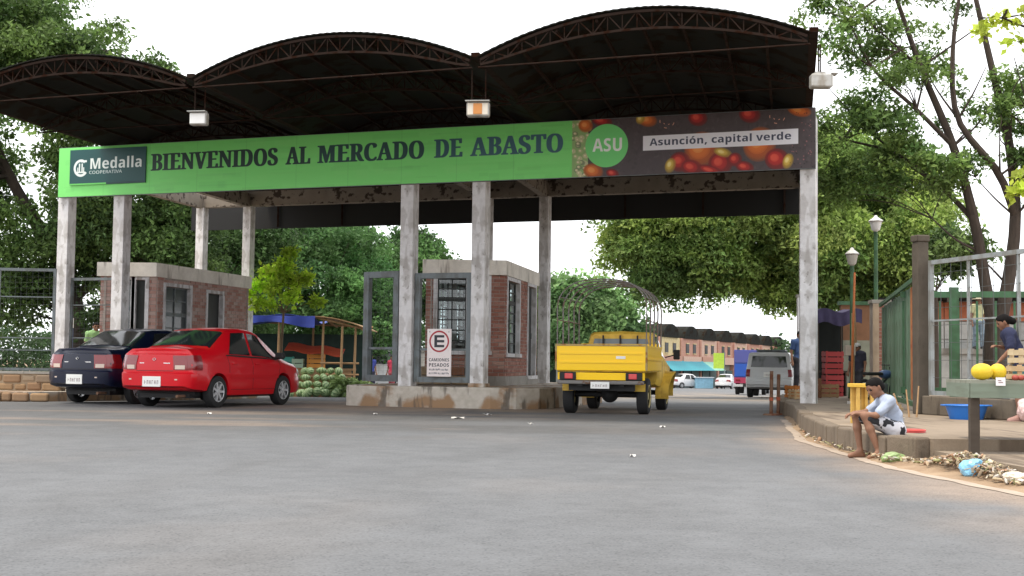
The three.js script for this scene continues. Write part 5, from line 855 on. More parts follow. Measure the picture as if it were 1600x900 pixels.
// fruit table
{
  const t = thing('fruit_table', 'weathered grey-green market table on dark posts at the right edge', 'table', [4.18, 0.13, 12.3], -0.06);
  const boards = 5; for (let i = 0; i < boards; i++) obj('top_board', bx(2.0, 0.03, 0.165, 1.0, 0.655, 0.02 - 0.09 - i * 0.175 + 0.06), M([0.28, 0.30, 0.25], 0.9, { map: woodT }), t);
  obj('apron', bx(2.0, 0.13, 0.03, 1.0, 0.575, 0.07), M([0.20, 0.25, 0.20], 0.9, { map: woodT }), t); obj('side_apron', bx(0.03, 0.13, 0.8, 0.01, 0.575, -0.36), M([0.20, 0.25, 0.20], 0.9, { map: woodT }), t);
  for (const [x, z] of [[0.045, 0.0], [0.245, -0.7], [1.9, 0], [1.9, -0.7]]) obj('leg', bx(0.08, 0.64, 0.08, x, 0.32, z), mat.woodDark, t);
  const ym = N([0.82, 0.56, 0.02], 0.5, { bumpMap: bumpFine, bumpScale: 0.004 });
  for (const [x, d, r0, l, a] of [[4.325, 12.36, 0.1, 'longer yellow melon at the corner of the fruit table', 0.1], [4.49, 12.42, 0.082, 'rounder yellow melon beside the wooden crate', 0.9]]) { const m = thing('melon', l, 'melon', [x, 0.8, d], a, 'yellow melons on the fruit table'); obj('fruit', new THREE.LatheGeometry(Array.from({ length: 15 }, (_, i) => { const q = Math.PI * i / 14; return new THREE.Vector2(Math.sin(q) ** 0.9 * 0.077, -Math.cos(q) * r0); }), 24).rotateZ(Math.PI / 2).translate(0, 0.077, 0), ym, m); obj('stalk', bar([r0 - 0.005, 0.08, 0], [r0 + 0.02, 0.09, 0], 0.007, 0.005, 6), mat.wood, m); }
  const mk = (x, y, d, l, m, w = 0.5) => crate(l, [x, y, d], -0.06, [w, 0.145, 0.34], m, 'fruit crates on the table', 2);
  mk(4.9, 0.80, 12.55, 'lower pale wooden fruit crate on the table', mat.woodPale, 0.46); mk(4.92, 0.95, 12.56, 'upper pale wooden fruit crate on the table', M([0.62, 0.50, 0.32], 0.85, { map: woodT }), 0.46);
  const r = rng(101); const rm = N([0.38, 0.06, 0.04], 0.6);
  for (let i = 0; i < 6; i++) { const f = thing('dark_red_fruit', 'dark red fruit lying before the lower crate on the table', 'fruit', [4.62 + i * 0.05, 0.8, 12.34 - 0.01 * i], r(), 'dark red fruit on the table'); obj('flesh', new THREE.SphereGeometry(0.026 + r() * 0.006, 12, 9).scale(1, 0.9, 1).translate(0, 0.025, 0), rm, f); }
  const tg = thing('price_tag', 'small white price tag hanging on the table edge', 'tag', [4.43, 0.755, 12.2], -0.06); obj('card', bx(0.085, 0.075, 0.005, 0, 0.035, 0.02), M([0.75, 0.72, 0.74], 0.7), tg); obj('writing', [bx(0.03, 0.006, 0.002, -0.01, 0.045, 0.0235), bx(0.04, 0.006, 0.002, 0.0, 0.028, 0.0235)], M([0.2, 0.1, 0.1], 0.8), tg);
  crumple('plastic_bag', 'white plastic bags heaped on the upper crate', 'bag', [4.98, 1.095, 12.55], [0.17, 0.04, 0.13], [0.72, 0.70, 0.64], 7);
}
function crumple(name, label, cat, pos, [a, b, c], col, seed, group) {
  const g = new THREE.IcosahedronGeometry(1, 4), p = g.attributes.position; for (let i = 0; i < p.count; i++) { const x = p.getX(i), y = p.getY(i), z = p.getZ(i), n = 0.7 + 0.6 * fbm(x * 2.2 + z * 1.7 + 9, y * 2.2 - z * 1.3 + 5, seed, 4); p.setXYZ(i, x * a * n, Math.max(0, (y * n + 0.75)) * b, z * c * n); }
  g.computeVertexNormals(); const o = thing(name, label, cat, pos, 0, group); obj('film', g, new THREE.MeshPhysicalMaterial({ color: lin(...col), roughness: 0.35, sheen: 0.2 }), o); return o;
}
// basin, bags, bits on the pavement
{
  const b = thing('basin', 'blue plastic basin standing before the low wall', 'basin', [6.0, 0.24, 17.75]); obj('bowl', new THREE.LatheGeometry([[0, 0.01], [0.2, 0.012], [0.21, 0], [0.265, 0.17], [0.29, 0.175], [0.29, 0.19], [0.255, 0.185], [0.2, 0.025], [0, 0.02]].map(q => new THREE.Vector2(...q)), 36), M([0.02, 0.16, 0.55], 0.4), b);
  for (const s of [-1, 1]) obj('handle', rbx(0.05, 0.02, 0.12, 0.008, s * 0.3, 0.182, 0), M([0.02, 0.16, 0.55], 0.4), b);
  const l = thing('plastic_plate', 'flat red plastic plate lying behind the seated boy', 'plate', [4.15, 0.245, 13.9]); obj('disc', new THREE.CylinderGeometry(0.12, 0.125, 0.02, 26).translate(0, 0.01, 0), M([0.62, 0.08, 0.07], 0.5), l); obj('rim', new THREE.TorusGeometry(0.118, 0.01, 6, 28).rotateX(Math.PI / 2).translate(0, 0.02, 0), M([0.62, 0.08, 0.07], 0.5), l);
  const c = thing('plastic_tub', 'clear plastic tub behind the seated boy', 'tub', [4.28, 0.24, 14.9]); obj('shell', new THREE.LatheGeometry([[0, 0], [0.06, 0], [0.075, 0.11], [0.08, 0.115], [0.07, 0.112], [0.056, 0.006], [0, 0.006]].map(q => new THREE.Vector2(...q)), 24), N([0.52, 0.52, 0.5], 0.3), c);
  crumple('plastic_bag', 'pale pink bag at the feet of the fruit seller', 'bag', [6.62, 0.24, 17.2], [0.17, 0.17, 0.15], [0.68, 0.50, 0.48], 11);
  crumple('blue_bag', 'light blue plastic bag on the litter heap by the kerb', 'bag', [3.8, 0.02, 11.1], [0.1, 0.085, 0.12], [0.22, 0.50, 0.72], 13);
  crumple('red_cup', 'crushed red cup on the litter heap by the kerb', 'cup', [3.86, 0.1, 11.6], [0.045, 0.04, 0.04], [0.62, 0.09, 0.10], 17);
  crumple('husk', 'pale green corn husk lying at the feet of the boy', 'husk', [3.62, 0.01, 12.75], [0.13, 0.055, 0.07], [0.25, 0.34, 0.14], 19);
  crumple('white_rag', 'dirty white rag at the near end of the litter heap', 'rag', [3.9, 0.03, 10.4], [0.1, 0.05, 0.1], [0.6, 0.52, 0.42], 23);
  // litter heap: countless scraps
  const r = rng(111), gs = [bx(1, 0.12, 0.35), new THREE.SphereGeometry(0.5, 6, 4).scale(1, 0.5, 0.7), gridGeo(4, 2, (u, v) => [u - 0.5, 0.18 * Math.sin(u * 3), (v - 0.5) * 0.5 * Math.sin(Math.PI * (0.1 + u * 0.85))])];
  const heap = thing('litter_heap', 'heap of husks, leaves and scraps along the kerb beside the boy', 'litter'); heap.userData.kind = 'stuff';
  const pal = [[0.42, 0.34, 0.22], [0.30, 0.22, 0.14], [0.46, 0.40, 0.30], [0.16, 0.12, 0.08], [0.28, 0.28, 0.13], [0.52, 0.48, 0.43], [0.34, 0.20, 0.12], [0.22, 0.18, 0.13]];
  gs.forEach((g, gi) => {
    const n = 900, m = new THREE.InstancedMesh(g, new THREE.MeshStandardMaterial({ roughness: 0.9, side: THREE.DoubleSide }), n), q = new THREE.Object3D();
    for (let i = 0; i < n; i++) {
      let x, d; if (r() < 0.84) { const v = r(), g2 = (r() + r() + r()) / 3; d = 10.2 + v * 2.35; x = 3.62 + (12.6 - d) * 0.03 + g2 * 0.5; } else { d = 12.6 + r() * r() * 9; x = (d < 16.5 ? 3.5 : 3.6 + (d - 16.5) * 0.17) + r() * 0.3; }
      const heapY = d < 12.6 ? 0.13 * Math.exp(-(((x - 3.88) / 0.2) ** 2)) * Math.exp(-(((d - 11.4) / 0.8) ** 2)) : 0.02;
      q.position.set(x, 0.035 + heapY * (0.6 + r() * 0.6), -d); q.rotation.set((r() - 0.5) * 1.2, r() * 6.3, (r() - 0.5) * 1.2); const s = 0.015 + r() * r() * 0.065; q.scale.set(s * (1 + r()), s, s); q.updateMatrix(); m.setMatrixAt(i, q.matrix); const c = pal[Math.floor(r() * pal.length)], k = 0.7 + r() * 0.6; m.setColorAt(i, lin(c[0] * k, c[1] * k, c[2] * k));
    } m.name = 'scraps'; m.castShadow = m.receiveShadow = true; m.userData.kind = 'stuff'; heap.add(m);
  });
  // a few scraps of paper on the road
  [[-0.85, 21.8, 0.13], [-0.4, 23.4, 0.09], [-5.0, 22.4, 0.06], [1.2, 13.2, 0.035], [0.3, 20, 0.05], [-2.3, 23, 0.06], [2.2, 19.5, 0.05], [3.1, 7.6, 0.03]].forEach(([x, d, s], i) => { const o = thing('paper_scrap', ['largest white paper scrap on the road before the island', 'thin white paper scrap on the road before the island sign', 'small pale scrap on the road before the red sedan', 'pale scrap lying alone in mid road well behind the pickup', 'tiny scrap on the road just behind the pickup', 'small scrap on the road near the island kerb', 'tiny scrap on the road towards the seated boy', 'tiny scrap at the near right of the road'][i], 'paper', [x, 0.006, d], i); obj('sheet', shell(6, 4, (u, v) => [(u - 0.5) * s * 1.6, 0.01 + 0.012 * Math.sin(u * 7 + v * 4 + i), (v - 0.5) * s], 0.002), M([0.62, 0.6, 0.57], 0.9), o); });
}

// ---------------------------------------------------------------- fruit stall on the left, beyond the red car
{
  const y0 = G(40), s = thing('fruit_stall', 'wooden pole stall with a blue tarpaulin roof beyond the red sedan', 'stall', [-8.8, y0, 41.6]);
  const posts = [[0, 0], [1.6, 0.1], [2.95, 0], [3.55, 0.1], [3.95, 0], [4.2, -0.5], [0, -3], [2.2, -3], [4.1, -3]];
  for (const [x, z] of posts) obj('post', bar([x, 0, z], [x + 0.03, x > 3 ? 2.15 : 2.35, z], 0.045, 0.035), mat.wood, s);
  for (const [a, b] of [[[-0.3, 2.4, 0], [3.0, 2.42, 0]], [[2.7, 2.42, 0.05], [4.3, 2.05, 0.0]], [[4.2, 2.05, 0.1], [4.2, 2.1, -3]], [[0, 2.35, -3], [4.2, 2.2, -3]], [[3, 2.38, 0], [3, 2.2, -3]], [[3.5, 2.28, 0], [3.5, 2.2, -3]], [[2.9, 1.0, 0.02], [4.1, 1.0, 0]], [[2.9, 0.65, 0.02], [4.1, 0.65, 0]]]) obj('rail', bar(a, b, 0.035, 0.03), mat.wood, s);
  obj('tarpaulin', shell(24, 10, (u, v) => [lerp(-0.6, 2.75, u), 2.45 - 0.1 * v - 0.14 * Math.sin(Math.PI * v) + 0.05 * Math.sin(u * 11 + v * 3) - (v < 0.05 ? 0 : 0), lerp(0.25, -3.2, v)], 0.012), N([0.03, 0.07, 0.36], 0.6), s);
  obj('tarpaulin_flap', shell(24, 4, (u, v) => [lerp(-0.6, 2.75, u), 2.44 - 0.36 * v * (0.75 + 0.25 * Math.sin(u * 8)), 0.26 + 0.06 * Math.sin(u * 20) * v], 0.012), N([0.03, 0.06, 0.36], 0.6), s);
  obj('wood_roof', shell(6, 3, (u, v) => [lerp(2.7, 4.35, u), lerp(2.45, 2.08, u * u) - 0.02 * v, lerp(0.2, -3.1, v)], 0.03), mat.wood, s);
  obj('red_awning', shell(12, 4, (u, v) => [lerp(1.7, 3.5, u), 1.62 - 0.16 * u - 0.25 * v + 0.03 * Math.sin(u * 12), lerp(-1.3, -0.5, v)], 0.012), N([0.62, 0.09, 0.03], 0.6), s);
  obj('counter', [bx(3.6, 0.06, 0.9, 2.0, 0.8, -1.4), bx(3.5, 0.75, 0.05, 2.0, 0.4, -1.0)], mat.wood, s); obj('back_sheet', bx(4.2, 1.9, 0.03, 2.1, 1.0, -3.05), N([0.03, 0.06, 0.05], 0.9), s);
  crate('teal crate on the stall counter behind the watermelons', [-7.2, y0 + 0.83, 42.8], 0.1, [0.6, 0.36, 0.4], M([0.05, 0.3, 0.25], 0.6), 'crates on the fruit stall counter', 2);
  crate('orange crate on the stall counter behind the watermelons', [-6.2, y0 + 0.83, 42.8], -0.1, [0.5, 0.45, 0.4], M([0.65, 0.28, 0.04], 0.6), 'crates on the fruit stall counter', 3);
  crate('pale green crate on the stall counter behind the watermelons', [-6.75, y0 + 0.83, 42.7], 0.0, [0.36, 0.3, 0.36], M([0.35, 0.48, 0.35], 0.6), 'crates on the fruit stall counter', 2);
  // watermelons
  const r = rng(121), ms = [0, 1, 2].map(k => M([1, 1, 1], 0.5, { map: tex(128, (u, v) => { const w = Math.sin((u * 10 + 0.5 * fbm(u * 6, v * 10, 601 + k, 3)) * Math.PI * 2); const a = mix3([0.20, 0.30, 0.13], [0.34, 0.43, 0.23], fbm(u * 9, v * 9, 605 + k, 3)); return mix3(a, [0.08, 0.16, 0.055], ss(0.1, 0.55, w)); }) }));
  const geo = new THREE.SphereGeometry(0.115, 16, 12).scale(1, 0.95, 1.5);
  const rows = [[0, 39.5, -7.0, -4.7], [0, 39.85, -6.9, -4.55], [0.22, 39.9, -6.9, -4.75], [0.42, 40.2, -6.85, -4.9], [0.62, 40.5, -6.8, -5.1], [0, 40.2, -4.75, -4.35]];
  rows.forEach(([h, d, xa, xb], j) => { for (let x = xa + (j % 2) * 0.14; x < xb; x += rr(0.22, 0.33, r)) { const o = thing('watermelon', ['watermelon at the foot of the heap before the stall', 'watermelon in the second ground row of the heap', 'watermelon in the low layer of the heap', 'watermelon in the middle layer of the heap', 'watermelon in the high layer of the heap', 'watermelon at the right end beside the heap'][j], 'watermelon', [x + rr(-0.06, 0.06, r), y0 + h + rr(-0.01, 0.04, r), d + rr(-0.1, 0.1, r)], r() * 6, 'watermelons heaped ' + ['at the front', 'behind the front row', 'in the low layer', 'in the middle layer', 'in the high layer', 'at the right end'][j]); const m = new THREE.Mesh(geo, ms[Math.floor(r() * 3)]); m.name = 'rind'; m.position.y = 0.115; m.scale.setScalar(rr(0.85, 1.2, r)); m.rotation.set(r() * 6, r() * 6, 0); m.castShadow = m.receiveShadow = true; o.add(m); } });
  const bank = [[-6.9, 39.7], [-4.7, 39.7], [-5.1, 40.9], [-6.9, 40.9]]; // sloped wooden trestle that carries the upper layers
  const tr = thing('trestle', 'stepped wooden trestle carrying the watermelons', 'trestle', [-5.95, y0, 40.4]); for (const [h, z] of [[0.2, 0.5], [0.4, 0.2], [0.6, -0.1]]) obj('step', bx(2.0, h, 0.3, 0, h / 2, z), mat.wood, tr);
}
{ // clutter: parked motorcycle behind the yellow stand, notice board by the left booth
  const m = thing('motorcycle', 'small dark motorcycle parked behind the yellow stand', 'motorcycle', [7.15, 0.24, 26.0], 0.5); m.scale.setScalar(0.72);
  for (const x of [-0.6, 0.6]) { const w = obj('wheel', new THREE.TorusGeometry(0.27, 0.045, 8, 26).translate(x, 0.31, 0), mat.rubber, m); const sp = []; for (let i = 0; i < 8; i++) sp.push(bar([x, 0.31, 0], [x + Math.cos(i * 0.785) * 0.25, 0.31 + Math.sin(i * 0.785) * 0.25, 0], 0.006, 0.006, 5)); obj('spokes', sp, mat.chrome, w); }
  obj('frame', [bar([-0.6, 0.31, 0.06], [-0.1, 0.45, 0.06], 0.02), bar([-0.1, 0.4, 0], [0.35, 0.75, 0], 0.03), bar([0.35, 0.95, 0.05], [0.6, 0.31, 0.05], 0.022), bar([0.35, 0.95, -0.05], [0.6, 0.31, -0.05], 0.022), bar([-0.6, 0.31, -0.06], [-0.1, 0.45, -0.06], 0.02)], mat.darkMetal, m);
  obj('engine', rbx(0.32, 0.26, 0.22, 0.05, 0, 0.38, 0), mat.greySteel, m); obj('tank', new THREE.SphereGeometry(0.2, 16, 12).scale(1.2, 0.6, 0.7).translate(0.15, 0.75, 0), M([0.05, 0.09, 0.2], 0.3), m);
  obj('seat', rbx(0.6, 0.09, 0.2, 0.04, -0.3, 0.76, 0), mat.black, m); obj('handlebar', [bar([0.32, 1.0, -0.33], [0.32, 1.0, 0.33], 0.014), bar([0.32, 1.0, 0.25], [0.3, 1.18, 0.28], 0.008)], mat.darkMetal, m); obj('headlight', new THREE.SphereGeometry(0.08, 12, 8).translate(0.45, 0.9, 0), mat.clearLens, m);
  const b = thing('notice_board', 'small white notice board on a leg behind the dark blue sedan', 'board', [-10.75, 0.2, 32.5]); obj('panel', bx(0.32, 0.24, 0.03, 0, 1.55, 0), M([0.68, 0.68, 0.68], 0.7), b); obj('panel_base', bx(0.32, 0.5, 0.028, 0, 1.17, 0), M([0.05, 0.07, 0.14], 0.7), b); obj('leg', bar([0, 0, 0], [0, 0.95, 0], 0.025), mat.greySteel, b);
}
// ---------------------------------------------------------------- trees
function leafCluster(n, len, spread, seed, wide = 0.5) {
  const r = rng(seed), pos = [], nor = [], q = new THREE.Quaternion(), e = new THREE.Euler(), v = v3(0, 0, 0);
  for (let i = 0; i < n; i++) {
    const a = r() * 6.283, b = Math.acos(2 * r() - 1), d = spread * Math.cbrt(r()), c = [d * Math.sin(b) * Math.cos(a), d * Math.cos(b) * 0.8, d * Math.sin(b) * Math.sin(a)], l = len * (0.7 + r() * 0.6), w = l * wide * 0.5;
    e.set((r() - 0.5) * 2.2, r() * 6.283, (r() - 0.5) * 2.2); q.setFromEuler(e);
    const P = [[0, 0, 0], [l * 0.45, 0.05 * l, w], [l, -0.1 * l, 0], [l * 0.45, 0.05 * l, -w]].map(p => { v.set(...p).applyQuaternion(q); return [v.x + c[0], v.y + c[1], v.z + c[2]]; });
    pos.push(...P[0], ...P[1], ...P[2], ...P[0], ...P[2], ...P[3]);
  }
  const g = new THREE.BufferGeometry(); g.setAttribute('position', new THREE.Float32BufferAttribute(pos, 3)); g.computeVertexNormals(); return g;
}
const leafM = (rough = 0.75) => new THREE.MeshPhysicalMaterial({ color: 0xffffff, roughness: rough, specularIntensity: 0.35, side: THREE.DoubleSide, transmission: 0.5, thickness: 0 });
const LM = leafM();
function limb(pts, r0, r1, seg = 10, rad = 7) {        // tapered tube through points
  const c = new THREE.CatmullRomCurve3(pts.map(p => v3(...p))), g = new THREE.TubeGeometry(c, seg, 1, rad, false), p = g.attributes.position;
  for (let i = 0; i <= seg; i++) { const ctr = c.getPointAt(i / seg), r = lerp(r0, r1, i / seg); for (let j = 0; j <= rad; j++) { const k = i * (rad + 1) + j; p.setXYZ(k, ctr.x + (p.getX(k) - ctr.x) * r, ctr.y + (p.getY(k) - ctr.y) * r, ctr.z + (p.getZ(k) - ctr.z) * r); } }
  g.computeVertexNormals(); return g;
}
// clumps: [x,y,z,r,count]; local to the tree base
function tree(label, [bx_, bd], o) {
  const r = rng(o.seed), t = thing(o.name ?? 'tree', label, o.cat ?? 'tree', [bx_, G(bd), bd], 0, o.group), clumps = o.clumps ? [...o.clumps] : [];
  for (const e of o.crowns ?? []) {                    // [cx,cy,cz, rx,ry,rz, n, clumpR, count]
    const [cx, cy, cz, rx, ry, rz, n, cr, cnt] = e;
    for (let i = 0; i < n; i++) { const a = r() * 6.283, b = 2 * r() - 1, s = Math.sqrt(1 - b * b), k = (0.45 + 0.55 * Math.cbrt(r())) * (0.82 + 0.36 * fbm(a * 1.3, b * 2, o.seed, 2)); clumps.push([cx + rx * k * s * Math.cos(a), cy + ry * k * b, cz + rz * k * s * Math.sin(a), cr * (0.65 + r() * 0.7), Math.round(cnt * (0.6 + r() * 0.8))]); }
  }
  const trunkTop = o.trunk.at(-1), wood = [limb(o.trunk, o.r0, o.r1 ?? o.r0 * 0.55, 14, 10)];
  for (const q of o.limbs ?? []) wood.push(limb(q.pts, q.r0, q.r1, 14, 8));
  const anchors = [...o.trunk.slice(1), ...(o.limbs ?? []).flatMap(q => q.pts.slice(1))];
  const every = o.branchEvery ?? 3;
  clumps.forEach((c, i) => { if (i % every) return; let best = anchors[0], bd2 = 1e9; for (const a of anchors) { const d = Math.hypot(a[0] - c[0], (a[1] - c[1]) * 1.2 + (a[1] > c[1] ? 0.8 : 0), a[2] - c[2]); if (d < bd2) { bd2 = d; best = a; } } const m = [lerp(best[0], c[0], 0.5) + (r() - 0.5) * 0.4, lerp(best[1], c[1], 0.5) + 0.25 * bd2 * 0.4, lerp(best[2], c[2], 0.5) + (r() - 0.5) * 0.4]; const w = (o.branchR ?? 0.05) * (0.6 + r() * 0.6); wood.push(limb([best, m, [c[0], c[1], c[2]]], w, w * 0.25, 6, 5)); });
  obj('trunk', wood, o.bark ?? mat.bark, t);
  let tot = 0; for (const c of clumps) tot += c[4];
  const inst = new THREE.InstancedMesh(o.leaf, LM, tot), q = new THREE.Object3D(); let k = 0; const col = new THREE.Color();
  for (const c of clumps) {
    const hue = r(), tone = (0.7 + r() * 0.6) * 1.4;
    for (let i = 0; i < c[4]; i++) {
      const a = r() * 6.283, b = r() < 0.75 ? 1 - 1.15 * r() : 2 * r() - 1, s = Math.sqrt(Math.max(0, 1 - b * b)), d = c[3] * Math.pow(r(), o.shell ?? 0.3);
      q.position.set(c[0] + d * s * Math.cos(a) * 1.15, c[1] + d * b * 0.72, c[2] + d * s * Math.sin(a)); q.rotation.set(r() * 0.8, r() * 6.283, r() * 0.8); q.scale.setScalar(0.6 + r() * 0.8); q.updateMatrix(); inst.setMatrixAt(k, q.matrix);
      const m = mix3(o.c0, o.c1, Math.min(1, Math.max(0, hue * 0.7 + r() * 0.3))), f = tone * (0.55 + r() * 0.9); inst.setColorAt(k++, col.setRGB(m[0] * f, m[1] * f, m[2] * f));
    }
  }
  inst.name = 'crown'; inst.userData.kind = 'stuff'; inst.castShadow = inst.receiveShadow = true; t.add(inst); return t;
}
const LF = { mid: leafCluster(16, 0.16, 0.28, 1), big: leafCluster(16, 0.2, 0.34, 2), small: leafCluster(14, 0.1, 0.17, 3, 0.45), far: leafCluster(14, 0.36, 0.6, 4), young: leafCluster(11, 0.14, 0.14, 5, 0.6), near: leafCluster(6, 0.1, 0.1, 6, 0.7) };
const dk = [0.035, 0.078, 0.022], md = [0.085, 0.155, 0.045];
tree('huge dark leafy tree behind the left end of the gate', [-14.4, 44], { seed: 1, leaf: LF.mid, c0: dk, c1: [0.12, 0.185, 0.045], trunk: [[0, 0, 0], [0.1, 2.2, 0], [-0.2, 4.5, 0.2]], r0: 0.45, limbs: [{ pts: [[-0.2, 4, 0.2], [-2, 7, 0.5], [-3.6, 10.5, 0.3]], r0: 0.25, r1: 0.08 }, { pts: [[-0.2, 4.2, 0.2], [1.4, 7, -0.4], [2.2, 10.5, -0.2]], r0: 0.25, r1: 0.08 }, { pts: [[0, 3, 0], [2, 4.6, 0.6], [3.8, 5.2, 0.8]], r0: 0.18, r1: 0.06 }], crowns: [[-1.2, 7.2, 0, 5.4, 5.0, 4, 100, 1.1, 80], [2.4, 5.0, 0.8, 2.3, 2.9, 2, 34, 0.95, 70], [-2.4, 11.6, 0, 3.6, 2.0, 2.5, 34, 0.75, 40], [1.4, 10.2, 0, 1.6, 1.2, 1.4, 9, 0.6, 30]], branchEvery: 2 });
tree('dark tree low behind the left booth roof', [-12.0, 53], { seed: 2, leaf: LF.mid, c0: dk, c1: md, trunk: [[0, 0, 0], [0.1, 2, 0], [0, 3.2, 0]], r0: 0.25, crowns: [[0, 4.6, 0, 3.1, 2.7, 2.5, 56, 1.0, 76]] });
tree('broad mid-green tree behind the blue stall', [-8.6, 61], { seed: 3, leaf: LF.big, c0: [0.05, 0.125, 0.042], c1: [0.13, 0.24, 0.075], trunk: [[0, 0, 0], [0.1, 1.8, 0], [0, 3, 0]], r0: 0.3, crowns: [[-0.9, 4.1, 0, 4.6, 3.3, 3, 90, 1.15, 74], [-3.8, 5, 0, 2.4, 2.2, 2, 22, 1.05, 66]] });
tree('darker taller tree behind the open gate leaf', [-5.6, 68], { seed: 4, leaf: LF.big, c0: [0.04, 0.095, 0.03], c1: [0.09, 0.17, 0.05], trunk: [[0, 0, 0], [0.15, 2.2, 0], [0, 4, 0]], r0: 0.25, crowns: [[0.1, 4.8, 0, 2.1, 3.4, 2, 44, 0.9, 56], [-2.4, 3.4, 0, 2, 2.4, 2, 24, 0.95, 56]] });
tree('big yellow-green rounded tree behind the right gate column', [11.35, 49], { seed: 5, leaf: LF.mid, shell: 0.22, c0: [0.085, 0.175, 0.05], c1: [0.275, 0.335, 0.085], trunk: [[0, 0, 0], [0.1, 1.8, 0], [-0.4, 3.6, 0]], r0: 0.36, branchEvery: 2, limbs: [{ pts: [[-0.2, 2.8, 0], [-3.2, 4.6, 0.3], [-5.6, 5.6, 0]], r0: 0.17, r1: 0.06 }, { pts: [[-0.2, 2.6, 0], [0.8, 4.2, -0.3], [2.4, 5.4, 0]], r0: 0.2, r1: 0.06 }], crowns: [[-1.35, 6.6, 0, 5.6, 3.0, 3.9, 92, 1.15, 130], [-5.2, 5.4, 0.5, 2.4, 1.9, 2.4, 34, 1.05, 110], [2.2, 5.2, 1, 2.4, 1.8, 2.2, 34, 1.05, 110], [-1.3, 4.9, 0.5, 4.4, 1.3, 3, 38, 0.95, 90], [1.3, 3.9, 0.4, 1.6, 0.8, 1.4, 10, 0.8, 70], [-1.3, 3.7, 0.6, 1.4, 0.6, 1.2, 7, 0.7, 60]] });
tree('hazy green tree far down the street above the pickup', [4.6, 96], { seed: 6, leaf: LF.far, c0: [0.075, 0.15, 0.06], c1: [0.16, 0.26, 0.09], trunk: [[0, 0, 0], [0, 2, 0], [0, 3.4, 0]], r0: 0.3, crowns: [[0, 4.6, 0, 3.8, 2.8, 3, 54, 1.3, 44], [-3.2, 3.8, 0, 2, 1.8, 2, 16, 1.2, 40]] });
tree('bright lime young tree in front of the blue stall', [-6.2, 36.4], { seed: 7, leaf: LF.young, shell: 0.5, c0: [0.30, 0.46, 0.035], c1: [0.46, 0.56, 0.07], bark: mat.barkPale, trunk: [[0, 0, 0], [-0.03, 1.1, 0], [0.02, 2.3, 0]], r0: 0.055, r1: 0.03, branchR: 0.016, branchEvery: 1, clumps: [[0.02, 3.6, 0, 0.22, 22], [0.16, 3.92, 0, 0.15, 13], [-0.38, 3.35, 0.1, 0.24, 22], [-0.68, 3.0, 0, 0.22, 18], [0.42, 3.15, 0, 0.24, 20], [0.68, 3.3, -0.1, 0.16, 12], [-0.2, 2.95, 0.2, 0.26, 22], [0.25, 2.72, 0.1, 0.22, 16], [-0.66, 2.55, 0, 0.2, 14], [0.85, 2.6, 0, 0.15, 10], [-0.32, 2.5, 0, 0.18, 11], [0.05, 3.2, 0, 0.22, 18], [-0.9, 2.8, 0, 0.13, 8]] });
// tall thin-leaved tree on the right with forked dark trunk
const fork = [{ pts: [[0, 1.5, 0], [-0.2, 2.6, 0], [-0.45, 3.9, 0.1], [-0.9, 5.4, 0.2], [-1.55, 7.0, 0.2], [-2.1, 8.6, 0.2]], r0: 0.14, r1: 0.04 }, { pts: [[0, 1.5, 0], [0.25, 2.6, 0], [0.42, 4, 0], [0.4, 5.4, -0.2], [0.1, 7.0, -0.3], [-0.3, 8.8, -0.3]], r0: 0.155, r1: 0.05 }, { pts: [[0.42, 4, 0], [0.0, 4.8, 0.3], [-0.9, 5.9, 0.5], [-1.0, 7.2, 0.5], [-0.8, 8.8, 0.5]], r0: 0.09, r1: 0.03 }, { pts: [[-0.45, 3.9, 0.1], [-1.0, 4.6, -0.2], [-1.9, 5.3, -0.3], [-3.0, 5.6, -0.3]], r0: 0.06, r1: 0.02 }, { pts: [[-0.9, 5.4, 0.2], [-1.7, 6.1, 0.4], [-2.6, 6.9, 0.5], [-3.1, 7.9, 0.5]], r0: 0.055, r1: 0.02 }, { pts: [[0.42, 4.6, 0], [0.9, 5.6, 0.2], [1.3, 7.0, 0.3]], r0: 0.09, r1: 0.04 }, { pts: [[-0.35, 3.3, 0], [-0.9, 3.5, 0.3], [-1.4, 3.9, 0.4]], r0: 0.035, r1: 0.012 }];
{ const r = rng(88); for (let i = 0; i < 34; i++) { const q = fork[i % 6], k = 1 + Math.floor(r() * (q.pts.length - 1)), p = q.pts[k], a = r() * 6.28, L = 0.7 + r() * 1.2; fork.push({ pts: [p, [p[0] + Math.cos(a) * L * 0.5, p[1] + 0.35 * L, p[2] + Math.sin(a) * L * 0.3], [p[0] + Math.cos(a) * L, p[1] + L * (0.5 + r() * 0.5), p[2] + Math.sin(a) * L * 0.6]], r0: 0.026, r1: 0.008 }); } }
tree('tall forked tree with dark trunks and sparse leaves on the right', [9.8, 27.2], { seed: 8, leaf: LF.small, shell: 0.55, c0: [0.055, 0.11, 0.03], c1: [0.15, 0.22, 0.055], trunk: [[0, 0, 0], [-0.02, 1.0, 0], [0, 1.9, 0]], r0: 0.28, r1: 0.2, branchR: 0.016, branchEvery: 1, limbs: fork,
  crowns: [[-2.5, 5.5, -0.2, 1.2, 0.85, 0.9, 22, 0.4, 24], [-1.6, 4.9, 0, 1.0, 0.6, 0.8, 13, 0.38, 20], [-2.7, 7.1, 0.3, 1.0, 1.0, 0.8, 15, 0.36, 17], [-1.3, 7.7, 0.1, 1.8, 0.8, 1, 14, 0.34, 12], [0.75, 6.0, 0, 0.7, 1.3, 0.9, 20, 0.42, 26], [1.0, 4.9, 0.1, 0.5, 0.6, 0.6, 8, 0.36, 26], [-3.1, 4.7, 0, 0.5, 0.4, 0.6, 6, 0.32, 18], [-0.8, 6.6, 0, 1.2, 0.9, 0.8, 12, 0.3, 10], [-3.4, 7.7, 0, 0.9, 0.8, 0.7, 10, 0.32, 12]] });
